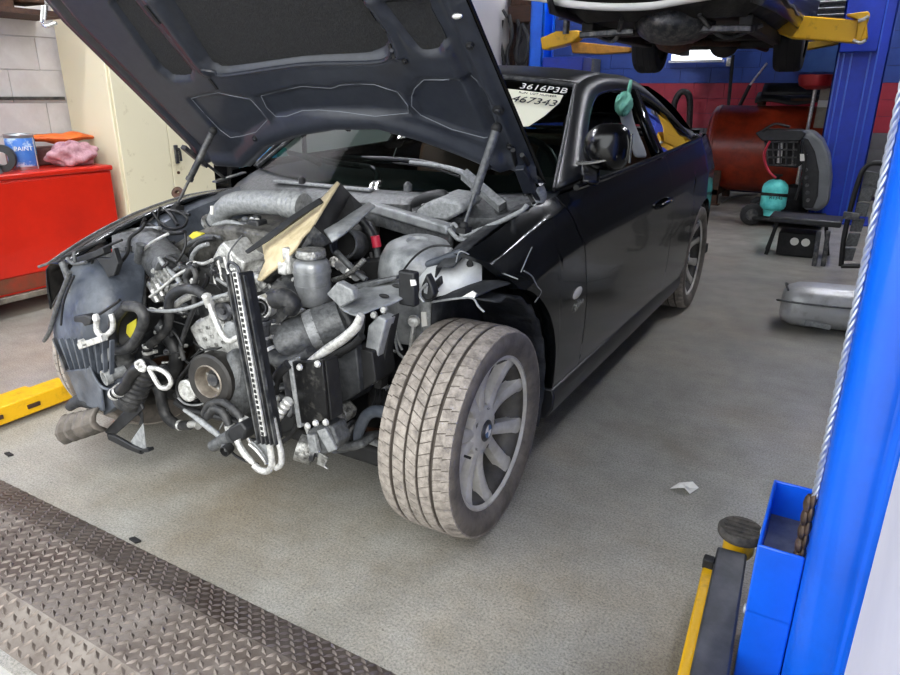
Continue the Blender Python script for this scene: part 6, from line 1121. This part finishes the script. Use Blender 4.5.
# large charge-air duct with band and two curved hoses
dA, dB = V((0.274,-0.3,0.59)), V((0.429,-0.16,0.663)); b = MB(); dd_ = (dB-dA); b.lathe([(.045, 0), (.060, .01), (.062, dd_.length*.5), (.060, dd_.length*.52), (.060, dd_.length*.58), (.064, dd_.length*.6), (.060, dd_.length*.95), (.04, dd_.length)], dA, dd_, 32); du = b.build('charge_air_duct', M_dust, eng, smooth=40)
clamp(dA+dd_*.55, dd_, .062, M_dustl, .03, du, 'duct_band')
hose('curved_hose', [(0.372,-0.18,0.69),(0.425,-0.18,0.693),(0.456,-0.18,0.667),(0.454,-0.18,0.63),(0.43,-0.18,0.598),(0.403,-0.18,0.586)], 5.4, M_rubber); hose('curved_hose', [(0.378,-0.14,0.706),(0.437,-0.14,0.69),(0.466,-0.14,0.664),(0.452,-0.14,0.624),(0.425,-0.14,0.607)], 5, M_rubber)
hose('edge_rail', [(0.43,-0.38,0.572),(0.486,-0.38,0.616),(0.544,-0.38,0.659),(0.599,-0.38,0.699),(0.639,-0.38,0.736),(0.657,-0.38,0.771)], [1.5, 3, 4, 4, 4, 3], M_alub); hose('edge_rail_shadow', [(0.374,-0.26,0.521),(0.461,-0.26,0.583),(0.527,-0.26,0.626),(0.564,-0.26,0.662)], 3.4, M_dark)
hose('wiring_loom', [(0.548,-0.24,0.723),(0.55,-0.24,0.683),(0.537,-0.24,0.633),(0.528,-0.24,0.596)], 2.4, M_rubberd)
# left headlamp mount: grey carrier, connectors, pale inner wing
b = MB(); b.grid([smooth_curve([(0.428,-0.2,0.717),(0.424,-0.12,0.732),(0.454,-0.06,0.753),(0.535,-0.04,0.772),(0.585,-0.04,0.785)], 3), smooth_curve([(0.498,-0.26,0.72),(0.522,-0.2,0.737),(0.555,-0.14,0.751),(0.59,-0.1,0.764),(0.618,-0.08,0.775)], 3), smooth_curve([(0.56,-0.27,0.716),(0.584,-0.22,0.729),(0.603,-0.18,0.733),(0.616,-0.14,0.742),(0.623,-0.1,0.745)], 3)]); hc = b.build('lamp_carrier', M_strut, car, solid=.006, sub=1, smooth=179)
plate('carrier_rib', [(0.477,-0.25,0.8),(0.528,-0.25,0.785),(0.534,-0.25,0.757),(0.483,-0.25,0.727),(0.436,-0.25,0.76)], (0, .03, 0), M_dustl, hc, .004); plate('carrier_strip', [(0.274,-0.1,0.705),(0.363,-0.1,0.731),(0.469,-0.1,0.765),(0.57,-0.1,0.796),(0.569,-0.1,0.785),(0.377,-0.1,0.708)], (0, .04, 0), M_dust, hc, .004)
for q in ((0.573,-0.165,0.754), (0.59,-0.125,0.776)): b = MB(); b.ell(q, (.018, .006, .006), 12, 6); b.build('carrier_slot', M_dark, hc)
for q in ((0.607,-0.26,0.729), (0.626,-0.24,0.741)): disc('carrier_bolt', q, (.2, -1, .3), [(0, .008), (.008, .007), (.011, 0), (0, 0)], M_alu, hc, 10)
b = MB(); b.grid([[(0.59,-0.06,0.73),(0.591,-0.04,0.762),(0.602,0.02,0.799)], [(0.66,-0.04,0.733),(0.646,0,0.773),(0.65,0.05,0.814)], [(0.717,0,0.744),(0.701,0.04,0.786),(0.691,0.08,0.831)], [(0.763,0.06,0.772),(0.752,0.08,0.818),(0.729,0.11,0.833)]]); b.build('pale_inner_wing', M_wprim, car, solid=.006, smooth=30)
b = MB(); b.ell((0.717,0.07,0.812), (.012, .006, .016), 14, 8); b.build('wing_hole', M_dark, car)
b = MB(); b.box((0.627,-0.12,0.774), (.055, .03, .10)); bc = b.build('black_connector', M_black, car, bevel=.006); plate('connector_label', [(0.644,-0.14,0.804),(0.66,-0.14,0.806),(0.664,-0.14,0.792),(0.647,-0.14,0.787)], (0, .004, 0), M_white, bc, 0)
b = MB(); b.prism([(0.671,-0.1,0.816),(0.654,-0.1,0.779),(0.654,-0.1,0.75),(0.667,-0.1,0.737),(0.687,-0.1,0.743),(0.697,-0.1,0.762),(0.69,-0.1,0.784)], (0, .03, 0)); sn = b.build('teardrop_sensor', M_black, car, bevel=.005); hose('sensor_ring', [(0.68,-0.11,0.791),(0.66,-0.11,0.771),(0.657,-0.11,0.75),(0.67,-0.11,0.737)], 1.2, M_dustl, sn); plate('sensor_label', [(0.667,-0.105,0.782),(0.68,-0.105,0.784),(0.677,-0.105,0.76),(0.667,-0.105,0.762)], (0, .003, 0), M_dustl, sn, 0)
plate('wing_clip', [(0.66,-0.04,0.778),(0.68,-0.04,0.798),(0.684,-0.04,0.775),(0.667,-0.04,0.755),(0.653,-0.04,0.753)], (0, .015, 0), M_black, car, .003); hose('tower_bundle', [(0.489,0.06,0.75),(0.548,0.06,0.784),(0.606,0.06,0.81),(0.662,0.06,0.835),(0.695,0.06,0.851)], [3, 4, 4, 4, 3], M_liner, car)
# torn fender edge, pale where the paint broke
hose('torn_edge', [(0.71,0,0.834), (0.726,0,0.868), (0.771,0.03,0.836), (0.821,0.06,0.807), (0.869,0.08,0.788)], .6, M_dustl, car); hose('torn_edge', [(0.865,0.129,0.801),(0.865,0.19,0.772),(0.865,0.233,0.731),(0.865,0.267,0.704),(0.865,0.223,0.682)], .6, M_dustl, car); hose('torn_edge', [(0.87,0.097,0.805),(0.87,0.135,0.839),(0.87,0.168,0.865)], .5, M_dustl, car)
b = MB(); b.grid([[(0.659,-0.06,0.72),(0.726,-0.05,0.736),(0.787,-0.02,0.738)], [(0.668,-0.02,0.732),(0.743,0,0.768),(0.813,0.04,0.763)], [(0.724,0.06,0.77),(0.812,0.08,0.783),(0.867,0.1,0.769)]]); b.build('liner_front_lip', M_linerd, car, solid=.006, sub=1)
plate('liner_clip', [(0.752,-0.05,0.746),(0.79,-0.05,0.772),(0.803,-0.05,0.766),(0.797,-0.05,0.753)], (0, .006, 0), M_white, car, 0)
hose('torn_liner_edge', [(0.659,-0.05,0.72),(0.726,-0.05,0.739),(0.79,-0.05,0.752),(0.81,-0.05,0.732),(0.829,-0.05,0.718)], 1, M_dustl, car)
# left rail, damper, links, ducts
b = MB(); b.prism([(0.555,-0.22,0.678),(0.59,-0.22,0.713),(0.617,-0.22,0.706),(0.587,-0.22,0.607),(0.561,-0.22,0.497),(0.519,-0.22,0.5)], (0, .05, 0)); b.build('rail_end', M_strut, car, bevel=.005)
b = MB(); b.prism([(0.588,-0.19,0.693),(0.616,-0.19,0.709),(0.592,-0.19,0.604),(0.567,-0.19,0.475),(0.542,-0.19,0.475),(0.564,-0.19,0.592)], (0, .04, 0)); b.build('rail_web', M_dark, car, bevel=.004)
b = MB(); b.cyl((0.593,0.05,0.544), (0.583,0.05,0.689), .027, n=24); sk = b.build('damper', M_dustl, car); plate('damper_label', [(0.576,0.02,0.657),(0.594,0.02,0.66),(0.598,0.02,0.616),(0.579,0.02,0.61)], (0, .004, 0), M_white, sk, 0)
b = MB(); b.bar((0.563,0,0.619), (0.543,0,0.493), .016, .012); b.build('drop_link', M_alub, car, bevel=.004); disc('drop_link_eye', (0.563,0,0.632), (.4, -1, 0), [(0, .014), (.016, .012), (.02, 0), (0, -.01)], M_alub, car, 16)
for pl in ([(0.508,-0.02,0.526),(0.47,-0.02,0.539),(0.463,-0.02,0.564),(0.483,-0.02,0.588),(0.505,-0.02,0.565),(0.515,-0.02,0.527),(0.538,-0.02,0.512)], [(0.503,-0.01,0.602),(0.509,-0.01,0.563),(0.524,-0.01,0.533)], [(0.357,-0.05,0.506),(0.405,-0.05,0.502),(0.443,-0.05,0.476),(0.461,-0.05,0.439),(0.479,-0.05,0.408)]): hose('sensor_lead', pl, 1.4, M_dustl, car)
b = MB(); b.box((0.483,-0.06,0.409), (.035, .03, .028)); b.build('lead_connector', M_alub, car, bevel=.004); b = MB(); b.cyl((0.48,-0.05,0.422), (0.482,-0.05,0.497), .013); b.build('brake_hose', M_dust, car); hose('brake_hose_clip', [(0.471,-0.05,0.502),(0.491,-0.05,0.519),(0.506,-0.05,0.515),(0.498,-0.05,0.501)], 1.4, M_alub, car)
# scarred black steel plate and the cooler panel behind
sp_ = plate('crash_plate', [(0.422,-0.4,0.604),(0.539,-0.4,0.634),(0.547,-0.4,0.46),(0.438,-0.4,0.422)], (0, .012, 0), mat('scarred_black_steel', '121213', .35, .3, '55534f', 26, (.55, .75), bump=.15), car, .003)
plate('plate_flange', [(0.42,-0.405,0.608),(0.435,-0.405,0.611),(0.452,-0.405,0.416),(0.437,-0.405,0.412)], (0, .04, 0), M_dustl, sp_, .003)
for q in ((0.47,-0.41,0.603), (0.533,-0.41,0.625), (0.483,-0.41,0.433), (0.549,-0.41,0.461), (0.522,-0.42,0.456)): disc('plate_bolt', q, (0, -1, .1), [(0, .008), (.008, .006), (.010, 0), (0, 0)], M_alub, sp_, 10)
plate('side_flange', [(0.53,-0.39,0.626),(0.543,-0.39,0.626),(0.552,-0.39,0.46),(0.538,-0.39,0.453)], (0, .05, 0), M_dark, sp_, .002)
plate('cooler_panel', [(0.422,-0.26,0.557),(0.483,-0.26,0.599),(0.541,-0.26,0.623),(0.549,-0.26,0.491),(0.489,-0.26,0.446),(0.434,-0.26,0.407)], (0, .03, 0), mat('dark_cooler_panel', '27292b', .6, .1, '4a4b4c', 16, (.45, .75), bump=.3), car, .004)
plate('cooler_side', [(0.525,-0.24,0.613),(0.581,-0.24,0.612),(0.591,-0.24,0.524),(0.533,-0.24,0.48)], (0, .1, 0), M_dark, car, .004)
ribbed('silver_coupling', (0.376,-0.42,0.501), (0.37,-0.43,0.427), .014, 4, M_alub, eng, None, .2); ribbed('silver_coupling', (0.431,-0.42,0.502), (0.377,-0.43,0.429), .013, 5, M_alub, eng, None, .2)
hose('feed_hose', [(0.428,-0.41,0.603),(0.396,-0.41,0.573),(0.374,-0.41,0.539),(0.365,-0.41,0.494)], 4, M_rubberd); disc('strip_knob', (0.369,-0.42,0.541), (0, -1, 0), [(.014, -.02), (.014, .01), (0, .014)], M_dustl)
plate('link_rod_plate', [(0.371,-0.38,0.569),(0.403,-0.38,0.593),(0.403,-0.38,0.479),(0.379,-0.38,0.467)], (0, .01, 0), M_steel, eng, .002)
# suspension: bush, arm, boots, anti-roll bar, tie rod
b = MB(); b.cyl((0.373,-0.34,0.304), (0.415,-0.32,0.29), .040, n=28); bu = b.build('arm_bush', M_alu, car); disc('bush_bolt', (0.436,-0.35,0.314), V((0.415,-0.32,0.29))-V((0.373,-0.34,0.304)), [(.03, 0), (.03, .012), (.014, .014), (.014, .03), (0, .03)], M_steel, bu, 20)
b = MB(); b.prism([(0.437,-0.37,0.384),(0.484,-0.37,0.421),(0.534,-0.37,0.428),(0.552,-0.37,0.378),(0.536,-0.37,0.348),(0.491,-0.37,0.326),(0.455,-0.37,0.338)], (0, .06, 0)); b.build('control_arm_mount', M_dust, car, bevel=.006)
b = MB(); b.bar((0.506,-0.38,0.419), (0.536,-0.37,0.355), .02, .03); b.bar((0.468,-0.38,0.391), (0.478,-0.38,0.337), .018, .03); b.build('mount_rib', M_dustl, car, bevel=.004)
plate('lower_tab', [(0.468,-0.36,0.324),(0.504,-0.36,0.315),(0.487,-0.36,0.284),(0.501,-0.36,0.276),(0.457,-0.36,0.282)], (0, .008, 0), M_alu, car, .002)
hose('anti_roll_bar', [(0.406,-0.22,0.254),(0.454,-0.22,0.274),(0.487,-0.22,0.303),(0.511,-0.22,0.35),(0.536,-0.22,0.396),(0.573,-0.22,0.421),(0.615,-0.22,0.422),(0.656,-0.22,0.414)], 5.4, M_liner, car, n=14)
ribbed('axle_boot', (0.426,-0.2,0.333), (0.503,-0.22,0.328), .035, 4, M_rubberd, car, .028); ribbed('rack_boot', (0.476,-0.12,0.4), (0.539,-0.06,0.371), .036, 6, M_rubberd, car, .03)
b = MB(); b.cyl((0.478,-0.18,0.293), (0.54,-0.1,0.235), .012, n=14); b.build('tie_rod', M_dustl, car); disc('tie_rod_joint', (0.474,-0.18,0.295), V(1, .2, -.1), [(.018, -.02), (.02, .0), (.018, .012), (0, .012)], M_alub, car, 16)
b = MB(); b.cyl((0.455,-0.12,0.27), (0.517,-0.05,0.241), .024, n=16); b.build('drive_shaft', M_rust, car)
b = MB(); b.prism([(0.425,-0.26,0.278),(0.496,-0.26,0.311),(0.541,-0.26,0.33),(0.555,-0.26,0.314),(0.509,-0.26,0.288),(0.456,-0.26,0.269)], (0, .10, 0)); b.build('lower_arm', M_dust, car, bevel=.01)
b = MB(); b.prism([(0.43,-0.26,0.406),(0.465,-0.26,0.427),(0.494,-0.26,0.402),(0.484,-0.26,0.374),(0.454,-0.26,0.359),(0.432,-0.26,0.373)], (0, .06, 0)); b.cyl((0.473,-0.27,0.414), (0.485,-0.27,0.378), .018); b.build('rack_end', M_alu, car, bevel=.008)
b = MB(); b.ell((.62, .0, .33), (.08, .09, .10), 18, 12); b.cyl((.60, 0, .33), (.66, 0, .33), .07); b.build('wheel_hub', M_rust, car)
b = MB(); b.ell((-.62, .0, .33), (.08, .09, .10), 18, 12); b.build('wheel_hub', M_rust, car)

# scattered small loops, plugs and bolts over the engine front
rnd = random.Random(21); Q = [V(q) for q in ((-0.368,-0.2,0.755), (0.365,-0.12,0.816), (0.42,-0.28,0.395), (-0.261,-0.28,0.274))]
def bay(u, v, d=0): return Q[0].lerp(Q[1], u).lerp(Q[3].lerp(Q[2], u), v)+V(.03*d, -d, 0)
for k in range(95):
    u, v = rnd.random(), rnd.random()**1.15
    if u > .62 and v < .4: continue
    d = rnd.uniform(.0, .05); a = rnd.uniform(0, 6.28); L = rnd.uniform(.04, .11)
    p0 = bay(u, v, d); q = [p0]
    for i in range(3): a += rnd.uniform(-.9, .9); q.append(q[-1]+V(math.cos(a)*L*.6, rnd.uniform(-.02, .02), math.sin(a)*L*.5-.006))
    hose('small_hose', q, rnd.choice((.7, .8, 1.0, 1.3, 1.8, 2.6, 3.2)), rnd.choice((M_rubberd, M_rubber, M_wire, M_dustl, M_alub, M_dust)), n=8, sub=4)
for k in range(60):
    u, v = rnd.random(), rnd.random()
    if u > .6 and v < .4: continue
    c = bay(u, v, rnd.uniform(-.01, .045)); r = rnd.uniform(.005, .011)
    disc('bolt_head', c, V(rnd.uniform(-.2, .5), -1, rnd.uniform(-.1, .4)), [(0, .010), (r*.7, .010), (r*.75, .004), (r*1.2, .003), (r*1.2, -.015)], rnd.choice((M_alu, M_steel, M_dust, M_alub)), eng, 12)
for k in range(26):
    c = bay(rnd.random(), rnd.random(), rnd.uniform(-.02, .03)); b = MB(); b.box(c, (rnd.uniform(.02, .05), .03, rnd.uniform(.015, .04)), M=Matrix.Rotation(rnd.uniform(-.7, .7), 3, 'Y')); b.build('casting_lug', rnd.choice((M_dust, M_alu, M_steel, M_black, M_blackd)), eng, bevel=.006)
# keep to thing > part > sub-part: engine pieces with pieces of their own hang straight from the car
for o in list(eng.children):
    if o.children: o.parent = car
for p_ in list(car.children):
    for o in list(p_.children):
        for g in list(o.children): g.parent = p_
